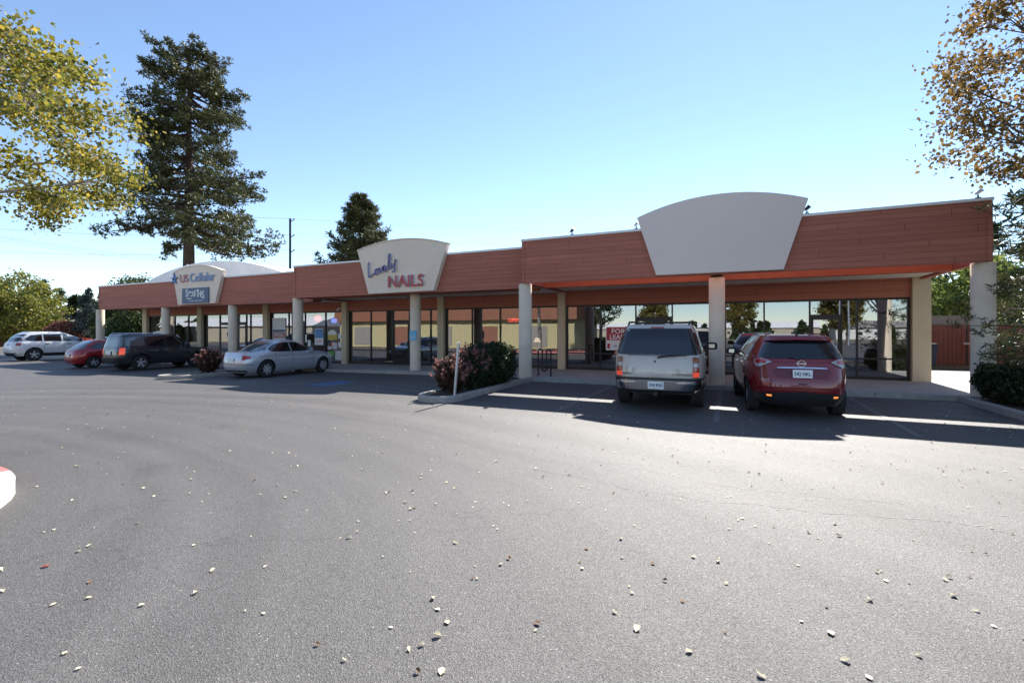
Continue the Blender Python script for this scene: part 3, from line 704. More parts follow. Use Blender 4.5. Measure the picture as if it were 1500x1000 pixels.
# ------------------------------------------------------------------ vehicles  (local: x forward, y left, z up, origin on the ground)
def paint(name,c,metal=.35,rough=.28): 
    return mat(name,c,rough,metal=metal,spec=.5,coat=1.0,var=.03,vscale=3)
M['car_glass']=mat('tinted_car_glass',(.010,.012,.014),.04,spec=.9,coat=.4)
M['car_glass_pale']=mat('pale_car_glass',(.10,.12,.13),.05,spec=1,coat=.8)
M['tyre']=mat('tyre_rubber',(.022,.022,.023),.8)
M['rim']=mat('alloy_rim',(.60,.61,.63),.4,metal=.45)
M['trim_black']=mat('black_plastic',(.022,.022,.024),.55)
M['lamp_red']=mat('red_lens',(.42,.015,.015),.12,spec=.8,coat=.8)
M['lens_glint']=mat('bright_red_lens',(.85,.06,.03),.15,coat=.8,emit=(1,.10,.04),es=.25)  # faint emission stands in for light thrown back by the lens
M['reflector_glow']=mat('glowing_reflector',(.9,.22,.05),.2,emit=(1,.25,.06),es=.8)  # emission imitates light returned by a passive reflector, not a lamp
M['lamp_clear']=mat('clear_lens',(.40,.37,.38),.1,spec=.9,coat=1)
M['chrome_dark']=mat('dark_reflection_chrome',(.30,.32,.36),.14,metal=1)  # chrome darkened to stand for shaded asphalt mirrored in the bumper
M['lamp_amber']=mat('amber_lens',(.32,.09,.025),.15,coat=.8)
def interp(levels,z):
    if z<=levels[0][0]: return levels[0][1:]
    for a,b in zip(levels[:-1],levels[1:]):
        if z<=b[0]:
            t=(z-a[0])/(b[0]-a[0]); return tuple(a[k]+(b[k]-a[k])*t for k in range(1,len(a)))
    return levels[-1][1:]
sgnp=lambda v,e: math.copysign(abs(v)**e,v)
class Car:
    def __init__(s,name,label,cat,pos,rz,lower,upper,nl=6,nu=7,warp=None,wheels=(1.3,-1.4),wr=.34,tw=.22,paintm=None,crown=.03,rcrown=.03,well=None,spokes=5,upm=None):
        s.root=empty(name,(pos[0],pos[1],pos[2]),rz,label,cat); s.lo=lower; s.up=upper; s.nl=nl; s.nu=nu
        s.warp=warp or (lambda x,z:z); s.pm=paintm; s.wr=wr
        def dens(lv,k): 
            out=[]
            for a,b in zip(lv[:-1],lv[1:]):
                m=max(1,int((b[0]-a[0])/k)); out += [tuple(a[j]+(b[j]-a[j])*i/m for j in range(len(a))) for i in range(m)]
            return out+[lv[-1]]
        def stack(lv,n_,crown,base=True):
            T=120; V=[];Fc=[]; rings=[]
            for (z,xr,xf,w_) in lv: rings.append((z,xr,xf,w_,0))
            z,xr,xf,w_=lv[-1]; cx,a=(xr+xf)/2,(xf-xr)/2
            for f,c in ((.985,.35),(.95,.6),(.85,.78),(.65,.92),(.35,1.0)):
                rings.append((z+crown*c,cx-a*f,cx+a*f,w_*f,1))
            for (z,xr,xf,w_,_) in rings:
                for k in range(T):
                    # blend so long sides get evenly spaced vertices
                    th=2*math.pi*k/T; c,sn=math.cos(th),math.sin(th)
                    q=(abs(c)**n_+abs(sn)**n_)**(-1/n_)
                    cx,a=(xr+xf)/2,(xf-xr)/2; x=cx+a*q*c; y=w_*q*sn
                    V.append((x,y,s.warp(x,z)))
            m=len(rings)
            for i in range(m-1):
                for k in range(T): Fc.append((i*T+k,i*T+(k+1)%T,(i+1)*T+(k+1)%T,(i+1)*T+k))
            Fc.append(tuple(range(T-1,-1,-1))); Fc.append(tuple((m-1)*T+k for k in range(T)))
            return V,Fc
        mb=MB(); V,Fc=stack(dens(lower,.12),nl,crown); mb.add(V,Fc)
        o=mb.build('body',[paintm,M['trim_black']],None,sm=False)
        cut=MB(); W=max(l[3] for l in lower); well=well or wr+.06
        for xw in wheels:
            for sg in (1,-1):
                cut.tube([(xw,sg*(W-.34),wr),(xw,sg*(W+.2),wr)],well,36)
        co_=cut.build('cut',[paintm,M['trim_black']]); co_.data.polygons.foreach_set('material_index',[1]*len(co_.data.polygons))
        md=o.modifiers.new('b','BOOLEAN'); md.operation='DIFFERENCE'; md.solver='EXACT'; md.object=co_
        bpy.context.view_layer.update(); dg=bpy.context.evaluated_depsgraph_get()
        me=bpy.data.meshes.new_from_object(o.evaluated_get(dg)); o.modifiers.clear(); o.data=me; bpy.data.objects.remove(co_)
        if upper:
            V,Fc=stack(dens(upper,.08),nu,rcrown); 
            if upm is None:
                bm=bmesh.new(); bm.from_mesh(o.data); vs_=[bm.verts.new(v) for v in V]
                for f in Fc: bm.faces.new([vs_[i] for i in f])
                bmesh.ops.recalc_face_normals(bm,faces=bm.faces); bm.to_mesh(o.data); bm.free()
            else:
                q=MB(); q.add(V,Fc); q.build('roof_shell',upm,s.root,sm=True,ang=50)
        smooth(o.data,38); o.parent=s.root; s.body=o; s.W=W
        # wheels
        for xw in wheels:
            for sg in (1,-1):
                y0=sg*(W-.045); yi=y0-sg*tw; m=MB(); prof=[(.60,0),(.86,-.005),(.97,.02),(1,.05),(1,.5),(1,.95),(.97,.98),(.86,1.0),(.6,1.0)]
                n=32; vs_=[]
                for r_,t in prof:
                    y=y0+(yi-y0)*t+(0 if t>0 else 0)
                    for k in range(n):
                        a=2*math.pi*k/n; vs_.append((xw+wr*r_*math.cos(a),y,wr+wr*r_*math.sin(a)))
                fs=[(i*n+k,i*n+(k+1)%n,(i+1)*n+(k+1)%n,(i+1)*n+k) for i in range(len(prof)-1) for k in range(n)]
                m.add(vs_,fs); t_=m.build('wheel',M['tyre'],s.root,sm=True)
                r0=wr*.66; m=MB(); yy=y0-sg*.03
                m.tube([(xw,yy-sg*.05,wr),(xw,yy-sg*.09,wr)],r0,n,mi=1)
                vs_=[];fs=[]
                for k in range(n):
                    a=2*math.pi*k/n
                    for rr,dy in ((r0,0),(r0,-.06),(r0*.9,-.06),(r0*.88,.0)): vs_.append((xw+rr*math.cos(a),yy+sg*dy,wr+rr*math.sin(a)))
                for k in range(n):
                    for j in range(4): fs.append((k*4+j,k*4+(j+1)%4,((k+1)%n)*4+(j+1)%4,((k+1)%n)*4+j))
                m.add(vs_,fs,0)
                for k in range(spokes):
                    a=2*math.pi*k/spokes+.3; d=Vector((math.cos(a),0,math.sin(a))); e=Vector((-math.sin(a),0,math.cos(a)))
                    c0=Vector((xw,yy-sg*.012,wr)); wi,wo=.18*r0,.13*r0*5/spokes+.03*r0
                    p=[c0-e*wi+d*.05*r0,c0+e*wi+d*.05*r0,c0+e*wo+d*.93*r0,c0-e*wo+d*.93*r0]
                    b_=[q-Vector((0,sg*.03,0)) for q in p]
                    m.add(p+b_,[(0,1,2,3),(4,5,6,7),(0,1,5,4),(1,2,6,5),(2,3,7,6),(3,0,4,7)],0)
                m.tube([(xw,yy-sg*.04,wr),(xw,yy,wr)],r0*.24,14,mi=0)
                m.build('rim',[M['rim'],M['black_metal']],t_,sm=True)
    def surf(s,kind,u,z,up,off,sg=1):
        lv=s.up if up else s.lo; n=s.nu if up else s.nl
        xr,xf,w_=interp(lv,z); cx,a=(xr+xf)/2,(xf-xr)/2
        if kind=='side':
            t=min(.9999,abs((u-cx)/a)); return (u,sg*((w_+off)*(1-t**n)**(1/n)),s.warp(u,z))
        if kind in('rear','front'):
            t=min(.9999,abs(u/w_)); d=(a+off)*(1-t**n)**(1/n)
            x=cx-d if kind=='rear' else cx+d
            return (x,u,s.warp(x,z))
        th=u; c,sn=math.cos(th),math.sin(th); q=(abs(c)**n+abs(sn)**n)**(-1/n)
        x=cx+(a+off)*q*c; y=sg*(w_+off)*q*sn; return (x,y,s.warp(x,z))
    def th(s,kind,val,z,up=False):
        """polar parameter for a point of the rear face (y=val) or the side (x=val)"""
        lv=s.up if up else s.lo; n=s.nu if up else s.nl; xr,xf,w_=interp(lv,z); cx,a=(xr+xf)/2,(xf-xr)/2
        if kind=='rear': y=abs(val)/w_; x=-(1-min(.9999,y)**n)**(1/n)
        elif kind=='front': y=abs(val)/w_; x=(1-min(.9999,y)**n)**(1/n)
        else: x=(val-cx)/a; y=(1-min(.9999,abs(x))**n)**(1/n)
        return math.atan2(y,x)
    def patch(s,name,kind,st,m,up=False,off=.008,parent=None,sg=1,nx=14,nz=4,base=-.01,label=None):
        st=sorted(st); us=np.linspace(st[0][0],st[-1][0],nx+1); us=sorted(set([round(float(x),5) for x in us]+[round(float(q[0]),5) for q in st]))
        lo=[float(np.interp(u,[q[0] for q in st],[q[1] for q in st])) for u in us]; hi=[float(np.interp(u,[q[0] for q in st],[q[2] for q in st])) for u in us]
        mb=MB(); n=len(us); V=[];Fc=[]
        for i,u in enumerate(us):
            for j in range(nz+1):
                z=lo[i]+(hi[i]-lo[i])*j/nz; V.append(s.surf(kind,u,z,up,off,sg))
        k=nz+1
        Fc=[(i*k+j,(i+1)*k+j,(i+1)*k+j+1,i*k+j+1) for i in range(n-1) for j in range(nz)]
        # skirt back to the body
        border=[(i,0) for i in range(n)]+[(n-1,j) for j in range(1,nz+1)]+[(i,nz) for i in range(n-2,-1,-1)]+[(0,j) for j in range(nz-1,0,-1)]
        b0=len(V)
        for (i,j) in border:
            z=lo[i]+(hi[i]-lo[i])*j/nz; V.append(s.surf(kind,us[i],z,up,base,sg))
        nb=len(border)
        for q in range(nb):
            a=border[q]; b=border[(q+1)%nb]; Fc.append((a[0]*k+a[1],b[0]*k+b[1],b0+(q+1)%nb,b0+q))
        mb.add(V,Fc); o=mb.build(name,m,parent or s.root,sm=True,ang=30)
        if label: o['label']=label
        return o
    def both(s,name,kind,st,m,**k):
        return [s.patch(name,kind,st,m,sg=sg,**k) for sg in (1,-1)]
    def corner(s,name,ry,sx,z0,z1,m,end='rear',z0b=None,z1b=None,**k):
        zm=(z0+z1)/2; a=s.th(end,ry,zm); b=s.th('side',sx,zm)
        return s.both(name,'ring',[(a,z0,z1),(b,z0b if z0b is not None else z0,z1b if z1b is not None else z1)],m,**k)
    def plate(s,z,w_,h,x=None,wtxt='',m=None,part='licence_plate',kind='rear',col_='plate_ink',tilt=0):
        xx=s.surf(kind,0.0,z,False,.02)[0] if x is None else x
        sg=-1 if kind=='rear' else 1
        q=MB(); q.box(min(xx,xx+sg*.012),max(xx,xx+sg*.012),-w_/2,w_/2,z-h/2,z+h/2); o=q.build(part,m or M['plate'],s.root,bevel=.004)
        if wtxt:
            mx=Matrix(((0,0,-1),(-1,0,0),(0,1,0)))
            text(wtxt,h*.62,(xx+sg*.014,0,z-.005),M[col_],o,ext=.001,mtx=mx,bold=.002,fit=w_*.84)
        return o
    def rtext(s,t,y,z,size,m,**k):
        xx=s.surf('rear',y,z,False,.006)[0]; mx=Matrix(((0,0,-1),(-1,0,0),(0,1,0)))
        return text(t,size,(xx,y,z),m,s.root,ext=.003,mtx=mx,**k)
    def mirror(s,x,z,m,sc_=1.0,out=.0,glass=False):
        for sg in (1,-1):
            yb=abs(s.surf('side',x,z,True,0)[1]); q=MB()
            q.tube([(x-.05,sg*(yb-.02),z),(x-.03,sg*(yb+.08),z+.01)],[.03*sc_,.035*sc_],8)
            c=Vector((x-.03,sg*(yb+.16*sc_+out),z+.03)); w_,h_=.115*sc_,.085*sc_
            prof=[]
            for i,(dx,f) in enumerate(((-.07,.93),(-.055,1.0),(.0,.98),(.05,.8),(.075,.45))):
                for k in range(16):
                    a=2*math.pi*k/16; qn=(abs(math.cos(a))**4+abs(math.sin(a))**4)**-.25
                    prof.append((c.x+dx*sc_,c.y+w_*f*qn*math.cos(a),c.z+h_*f*qn*math.sin(a)))
            q.add(prof,[(i*16+k,i*16+(k+1)%16,(i+1)*16+(k+1)%16,(i+1)*16+k) for i in range(4) for k in range(16)]+[tuple(range(16)),tuple(64+k for k in range(16))])
            o=q.build('mirror',m,s.root,sm=True,ang=50)
            g_=MB(); g_.box(c.x-.075*sc_,c.x-.0705*sc_,c.y-w_*.5,c.y+w_*.5,c.z-h_*.5,c.z+h_*.5); g_.build('mirror_glass',M['chrome'],o)
    def handle(s,x,z,m=None,w_=.2):
        for sg in (1,-1):
            y=abs(s.surf('side',x,z,False,0)[1]); q=MB(); y0,y1=sorted((sg*(y-.01),sg*(y+.03))); q.box(x-w_/2,x+w_/2,y0,y1,z-.018,z+.018); q.build('door_handle',m or s.pm,s.root,bevel=.006)
    def seams(s,xs,z0,z1,up=False):
        for x in xs: s.both('door_seam','side',[(x,z0,z1),(x+.014,z0,z1)],M['trim_black'],off=.0015,nx=1,nz=6,up=up)

RZ90=R(90)
# ---- tan full size SUV seen from behind
pt=paint('pewter_paint',(.56,.50,.435),.05,.35)
LO=[(.36,-2.36,2.36,.80),(.44,-2.42,2.42,.87),(.62,-2.43,2.44,.925),(.85,-2.42,2.44,.94),(1.06,-2.40,2.42,.935),(1.16,-2.37,2.38,.915)]
UP=[(1.12,-2.385,1.30,.915),(1.20,-2.36,1.12,.905),(1.55,-2.25,.72,.80),(1.74,-2.16,.50,.735),(1.80,-2.10,.40,.70)]
def wt(x,z): return z-(.05*max(0,(x-1.0))**1.0 if z>.9 else 0)
tx=-1.50
T=Car('tan_suv','tan full size SUV seen from behind with roof rack, parked left of dark red crossover','SUV',(tx-.05,12.87,0),RZ90+R(2.5),LO,UP,nl=7,nu=7,warp=wt,wheels=(1.52,-1.42),wr=.375,tw=.26,paintm=pt,rcrown=.06,well=.45,spokes=5)
T.patch('rear_window','rear',[(-.845,1.20,1.23),(-.77,1.19,1.52),(-.66,1.19,1.755),(.66,1.19,1.755),(.77,1.19,1.52),(.845,1.20,1.23)],M['car_glass'],up=True,off=.012,nz=6,nx=24)
T.patch('brake_light','rear',[(-.13,1.765,1.79),(.13,1.765,1.79)],M['lamp_red'],up=True,off=.03)
T.both('side_window','side',[(-2.16,1.22,1.56),(-2.1,1.22,1.66),(-1.15,1.22,1.70),(-1.12,1.22,1.70)],M['car_glass'],up=True)
T.both('side_window','side',[(-1.02,1.22,1.70),(-.15,1.22,1.70)],M['car_glass'],up=True)
T.both('side_window','side',[(-.05,1.22,1.70),(.40,1.22,1.69),(.60,1.22,1.55),(.95,1.22,1.24)],M['car_glass'],up=True)
T.patch('windshield','front',[(-.78,1.2,1.25),(-.66,1.2,1.72),(.66,1.2,1.72),(.78,1.2,1.25)],M['car_glass'],up=True)
T.root.scale=(1,1.045,1)
# tail lamps: three stacked lenses in a dark housing
for sg in (1,-1):
    a=T.th('rear',.795,.95); b=T.th('side',-2.36,.95)
    h=T.patch('tail_lamp','ring',[(a,.715,1.145),(b,.715,1.145)],M['trim_black'],sg=sg,off=.012)
    for z0,z1,mm in ((1.03,1.135,'lamp_amber'),(.935,1.02,'lamp_clear'),(.83,.925,'lamp_red'),(.73,.825,'lens_glint')):
        T.patch('lens','ring',[(a-.004,z0,z1),(b+.004,z0,z1)],M[mm],sg=sg,off=.022,parent=h)
T.patch('tailgate_seam','rear',[(-.785,1.165,1.178),(.785,1.165,1.178)],M['trim_black'],off=.004,nz=1)
for sg in (1,-1): T.patch('tailgate_seam','rear',[(sg*.782-.006,.70,1.165),(sg*.782+.006,.70,1.165)],M['trim_black'],off=.004,nx=1)
T.patch('tailgate_seam','rear',[(-.78,.69,.702),(.78,.69,.702)],M['trim_black'],off=.004,nz=1)
T.patch('step_pad','rear',[(-.90,.655,.70),(-.8,.66,.70),(.8,.66,.70),(.90,.655,.70)],M['trim_black'],off=.13)
T.patch('rear_bumper','rear',[(-.925,.47,.652),(-.80,.45,.655),(.80,.45,.655),(.925,.47,.652)],M['chrome_dark'],off=.12,nz=6,nx=24,base=-.25)
for sg in (1,-1): T.patch('bumper_highlight','rear',[(sg*.84-.0,.575,.63),(sg*.40,.60,.63)],M['chrome'],off=.128,base=.10)
T.patch('valance','rear',[(-.84,.37,.46),(.84,.37,.46)],M['trim_black'],off=.06)
T.plate(.555,.31,.155,x=-2.565,wtxt='ZWJ 9FX0')
q=MB(); q.box(-2.62,-2.42,-.045,.045,.34,.42); q.build('tow_hitch',M['black_metal'],T.root,bevel=.006)
q=MB(); xx=T.surf('rear',0,.76,False,0)[0]; q.box(xx-.035,xx+.01,-.10,.10,.725,.775); q.build('tailgate_handle',pt,T.root,bevel=.012)
q=MB(); xx=T.surf('rear',.13,1.04,False,0)[0]; q.tube([(xx-.012,.03,1.045),(xx+.01,.03,1.045)],.022,12); q.build('lock',M['trim_black'],T.root)
q=MB(); xx=T.surf('rear',.0,1.15,False,0)[0]; q.tube([(xx-.04,-.02,1.13),(xx-.055,-.15,1.155),(xx-.05,-.40,1.175)],[.018,.014,.010],8); q.tube([(xx-.05,-.06,1.17),(xx-.03,-.62,1.20)],.010,6); q.build('wiper',M['trim_black'],T.root)
T.rtext('TAHOE',.58,.775,.07,M['trim_black'],sx=1.5); T.rtext('CHEVROLET',-.52,.775,.062,M['trim_black'],sx=1.3)
T.mirror(.62,1.28,M['trim_black'],1.15,.03); T.handle(-.25,1.06); T.handle(.9,1.06) if False else None
for sg in (1,-1):
    q=MB(); y=sg*.62; q.tube([(-1.95,y,1.845),(-1.85,y,1.90),(-1.2,y,1.915),(.0,y,1.905),(.15,y,1.84)],.022,8); q.build('roof_rail',M['trim_black'],T.root,sm=True)
for x in (-1.75,-.4):
    q=MB(); q.box(x-.03,x+.03,-.62,.62,1.885,1.91); q.build('roof_crossbar',M['trim_black'],T.root,bevel=.008)
T.seams((-1.08,-.10,.92),.5,1.14); T.both('running_board','side',[(-.95,.40,.47),(1.0,.40,.47)],M['trim_black'],off=.06)

# ---- dark red crossover
pr=paint('dark_red_paint',(.22,.010,.016),.1,.25)
LO=[(.24,-2.12,2.15,.74),(.34,-2.22,2.25,.83),(.50,-2.29,2.31,.885),(.62,-2.31,2.32,.905),(.80,-2.25,2.30,.92),(1.00,-2.19,2.22,.915),(1.14,-2.15,2.0,.885)]
UP=[(1.08,-2.17,1.50,.90),(1.14,-2.145,1.35,.87),(1.25,-2.09,1.12,.825),(1.50,-1.93,.55,.685),(1.57,-1.86,.35,.635)]
def wr_(x,z): return z-(.20*max(0,(x-.9))**1.2*min(1,max(0,(z-.75)/.4)))
Rg=Car('red_crossover','shiny dark red crossover seen from behind, parked nearest the right end of building','SUV',(1.07,12.80,0),RZ90+R(4.5),LO,UP,nl=4.6,nu=4.6,warp=wr_,wheels=(1.34,-1.36),wr=.345,tw=.225,paintm=pr,rcrown=.055,well=.40,spokes=5)
Rg.patch('rear_window','rear',[(-.70,1.175,1.24),(-.62,1.165,1.40),(-.52,1.16,1.50),(0,1.155,1.515),(.52,1.16,1.50),(.62,1.165,1.40),(.70,1.175,1.24)],M['car_glass'],up=True,off=.010,nz=6,nx=24)
Rg.patch('spoiler','rear',[(-.60,1.51,1.555),(0,1.525,1.575),(.60,1.51,1.555)],pr,up=True,off=.10,base=-.05,nz=3)
Rg.patch('brake_light','rear',[(-.12,1.53,1.548),(.12,1.53,1.548)],M['lamp_red'],up=True,off=.108)
Rg.both('side_window','side',[(-1.45,1.30,1.36),(-1.30,1.22,1.46),(-.95,1.19,1.52),(-.42,1.16,1.53)],M['car_glass'],up=True)
Rg.both('side_window','side',[(-.34,1.16,1.53),(.30,1.14,1.52),(.62,1.14,1.44),(1.05,1.14,1.22)],M['car_glass'],up=True)
Rg.patch('windshield','front',[(-.78,1.14,1.2),(-.60,1.14,1.5),(.60,1.14,1.5),(.78,1.14,1.2)],M['car_glass'],up=True)
for sg in (1,-1):
    zc_=1.07; a=Rg.th('rear',.50,zc_); a2=Rg.th('rear',.74,zc_); b=Rg.th('side',-1.86,zc_); mid_=Rg.th('side',-2.02,zc_)
    pts=[(a,1.085,1.105),(a2,1.0,1.135),(mid_,.985,1.165),(b,1.09,1.14)]
    h=Rg.patch('tail_lamp','ring',pts,M['lamp_clear'],sg=sg,off=.022,nx=18)
    Rg.patch('red_lens','ring',[(a+(a2-a)*.35,1.07,1.11),(a2,1.055,1.118),(mid_,1.06,1.15),(b+.02,1.105,1.13)],M['lamp_red'],sg=sg,off=.028,nx=18,parent=h)
    Rg.patch('reflector','rear',[(sg*.62-.10,.422,.455),(sg*.62+.10,.422,.455)],M['reflector_glow'],off=.03)
Rg.patch('chrome_bar','rear',[(-.42,.975,.992),(-.3,.975,1.0),(.3,.975,1.0),(.42,.975,.992)],M['chrome'],off=.035)
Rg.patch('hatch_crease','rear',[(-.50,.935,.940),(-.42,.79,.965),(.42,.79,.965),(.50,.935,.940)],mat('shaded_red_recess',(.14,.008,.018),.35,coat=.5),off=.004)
Rg.plate(.875,.33,.155,x=-2.285,wtxt='542 HKL')
q=MB(); xx=Rg.surf('rear',0,1.075,False,0)[0]-.012
q.tube([(xx,.068*math.cos(t),1.065+.060*math.sin(t)) for t in np.linspace(0,2*math.pi,25)],.011,6,cap=False); q.box(xx-.01,xx+.01,-.085,.085,1.052,1.078); q.build('badge',M['chrome'],Rg.root)
Rg.rtext('ROGUE',.58,.745,.042,M['chrome'],sx=1.6); Rg.rtext('SV',-.60,.735,.038,M['chrome'],sx=1.4)
Rg.patch('hatch_seam','rear',[(-.66,.65,.66),(-.5,.615,.625),(.5,.615,.625),(.66,.65,.66)],M['trim_black'],off=.004,nz=1)
for sg in (1,-1): Rg.patch('hatch_seam','rear',[(sg*.70-.005,.66,.98),(sg*.70+.005,.66,.98)],M['trim_black'],off=.003,nx=1)
Rg.patch('bumper_lip','rear',[(-.80,.575,.600),(-.6,.59,.625),(.6,.59,.625),(.80,.575,.600)],pr,off=.035)
Rg.patch('lower_bumper','ring',[(Rg.th('side',-1.80,.45),.242,.46),(Rg.th('rear',.55,.45),.242,.50),(Rg.th('rear',0,.45),.242,.53)],M['trim_black'],off=.02,nx=20)
Rg.patch('lower_bumper','ring',[(Rg.th('side',-1.80,.45),.242,.46),(Rg.th('rear',.55,.45),.242,.50),(Rg.th('rear',0,.45),.242,.53)],M['trim_black'],off=.02,nx=20,sg=-1)
Rg.mirror(.88,1.16,M['trim_black'],1.05,.02); Rg.handle(-.75,1.02,M['chrome']); Rg.handle(.25,1.0,M['chrome'])
Rg.seams((-.40,.72),.42,1.12); Rg.both('sill_trim','side',[(-.9,.26,.40),(.9,.26,.40)],M['trim_black'],off=.012)
q=MB(); q.tube([(-1.75,0,1.62),(-1.95,0,1.80)],[.008,.003],6); q.tube([(-1.72,0,1.60),(-1.79,0,1.64)],.022,8); q.build('aerial',M['trim_black'],Rg.root)
for sg in (1,-1):
    q=MB(); q.tube([(-1.70,sg*.52,1.60),(-1.55,sg*.53,1.635),(.0,sg*.53,1.64),(.2,sg*.52,1.60)],.014,6); q.build('roof_rail',M['chrome'],Rg.root)
q=MB(); xx=Rg.surf('rear',0,.68,False,0)[0]; q.box(xx-.012,xx+.02,-.07,.07,.665,.69); q.build('hatch_handle',M['trim_black'],Rg.root)
q=MB(); q.tube([(-2.16,0,1.13),(-2.20,.05,1.15),(-2.10,.28,1.20)],.009,6); q.build('wiper',M['trim_black'],Rg.root)

# ---- silver sedan
ps=paint('silver_blue_paint',(.54,.57,.63),.4,.28)
LO=[(.20,-2.12,2.15,.76),(.30,-2.22,2.22,.84),(.45,-2.28,2.26,.885),(.62,-2.27,2.25,.90),(.80,-2.22,2.17,.89),(.93,-2.17,2.05,.85)]
UP=[(.86,-1.98,1.35,.86),(.95,-1.72,1.10,.82),(1.15,-1.32,.66,.72),(1.32,-.92,.28,.615),(1.365,-.72,.10,.57)]
def wb(x,z):
    k=min(1,max(0,(z-.55)/.38)); return z-k*(.14*max(0,(x-.9))**1.1*.9) + k*(.035*max(0,-x-1.6))
B=Car('silver_sedan','silver blue four door sedan with red tail lamps, parked beside small reddish shrub','sedan',(-17.25,14.03,gz(-17.2)),RZ90,LO,UP,nl=4.5,nu=4.5,warp=wb,wheels=(1.40,-1.38),wr=.325,tw=.22,paintm=ps,crown=.03,rcrown=.035,well=.375,spokes=7)
B.root.scale=(1,1,1.05)
B.patch('rear_window','rear',[(-.70,.985,1.02),(-.56,.98,1.30),(.56,.98,1.30),(.70,.985,1.02)],M['car_glass_pale'],up=True,off=.01)
B.patch('windshield','front',[(-.70,.97,1.02),(-.56,.97,1.31),(.56,.97,1.31),(.70,.97,1.02)],M['car_glass'],up=True)
B.both('side_window','side',[(-1.25,1.02,1.05),(-1.15,.965,1.14),(-.9,.955,1.24),(-.55,.95,1.29),(-.28,.95,1.30)],M['car_glass'],up=True)
B.both('side_window','side',[(-.22,.95,1.30),(.10,.945,1.29),(.45,.94,1.18),(.85,.94,.99)],M['car_glass'],up=True)
B.corner('tail_lamp',.52,-1.98,.66,.83,M['lamp_red'],off=.012,z0b=.72,z1b=.81)
B.plate(.66,.33,.155)
B.patch('trunk_seam','rear',[(-.62,.55,.56),(.62,.55,.56)],M['trim_black'],off=.004,nz=1)
B.patch('rear_valance','rear',[(-.7,.24,.30),(.7,.24,.30)],M['trim_black'],off=.01)
B.patch('bumper_crease','ring',[(B.th('side',-1.9,.5),.50,.515),(B.th('rear',0,.5),.50,.515)],M['trim_black'],off=.002,nz=1); B.patch('bumper_crease','ring',[(B.th('side',-1.9,.5),.50,.515),(B.th('rear',0,.5),.50,.515)],M['trim_black'],off=.002,nz=1,sg=-1)
B.corner('head_lamp',.50,1.75,.58,.70,M['lamp_clear'],end='front',off=.01)
B.mirror(.70,.97,ps,.95); B.handle(-.55,.83); B.handle(.35,.81); B.seams((-.25,.82),.3,.93); B.seams((-1.02,),.62,.93)
B.both('side_crease','side',[(-1.9,.775,.787),(1.6,.76,.772)],M['trim_black'],off=.001,nz=1)
q=MB(); q.tube([(-.80,0,1.40),(-.95,0,1.43)],[.035,.008],8); q.build('aerial',ps,B.root)

# ---- dark grey boxy SUV
pk=paint('dark_grey_paint',(.045,.046,.050),.4,.25)
LO=[(.30,-2.05,2.10,.80),(.42,-2.16,2.18,.86),(.60,-2.20,2.20,.89),(.90,-2.18,2.18,.895),(1.04,-2.15,2.15,.88)]
UP=[(1.00,-2.16,1.40,.872),(1.10,-2.13,1.20,.85),(1.50,-2.02,.66,.765),(1.64,-1.95,.45,.72)]
K=Car('dark_grey_suv','boxy dark grey SUV with bright red tail lamp, parked left of small reddish shrub','SUV',(-26.92,14.5,-.2),RZ90,LO,UP,nl=7,nu=8,warp=lambda x,z:z-(.07*max(0,x-1.0) if z>.85 else 0),wheels=(1.35,-1.27),wr=.365,tw=.23,paintm=pk,crown=.02,rcrown=.05,well=.425,spokes=5)
K.root.scale=(1,1,1.05)
K.patch('rear_window','rear',[(-.74,1.12,1.2),(-.66,1.11,1.56),(.66,1.11,1.56),(.74,1.12,1.2)],M['car_glass_pale'],up=True,off=.012,nz=6)
K.both('side_window','side',[(-1.92,1.17,1.48),(-1.88,1.15,1.55),(-1.12,1.14,1.57)],M['car_glass_pale'],up=True)
K.both('side_window','side',[(-1.00,1.14,1.57),(-.22,1.13,1.58)],M['car_glass'],up=True)
K.both('side_window','side',[(-.12,1.13,1.58),(.42,1.12,1.56),(.58,1.12,1.48),(1.05,1.12,1.20)],M['car_glass'],up=True)
K.patch('windshield','front',[(-.74,1.12,1.2),(-.66,1.12,1.56),(.66,1.12,1.56),(.74,1.12,1.2)],M['car_glass'],up=True)
K.corner('tail_lamp',.70,-1.94,.76,1.06,M['lens_glint'],off=.018)
K.patch('rear_bumper','rear',[(-.84,.40,.60),(.84,.40,.60)],M['trim_black'],off=.07,base=-.15); K.plate(.82,.31,.155,x=-2.21)
K.both('wheel_flare','side',[(-1.78,.62,.80),(-1.27,.80,.86),(-.76,.62,.80)],pk,off=.03,nx=18)
K.both('sill_trim','side',[(-.8,.31,.42),(.85,.31,.42)],M['trim_black'],off=.012)
K.mirror(.80,1.16,pk,1.1); K.handle(-.70,1.0); K.handle(.20,1.0); K.seams((-1.06,-.17,.95),.42,1.02)
for sg in (1,-1):
    q=MB(); q.tube([(-1.85,sg*.64,1.66),(-1.75,sg*.64,1.72),(.1,sg*.64,1.72),(.2,sg*.62,1.66)],.018,6); q.build('roof_rail',M['chrome'],K.root)

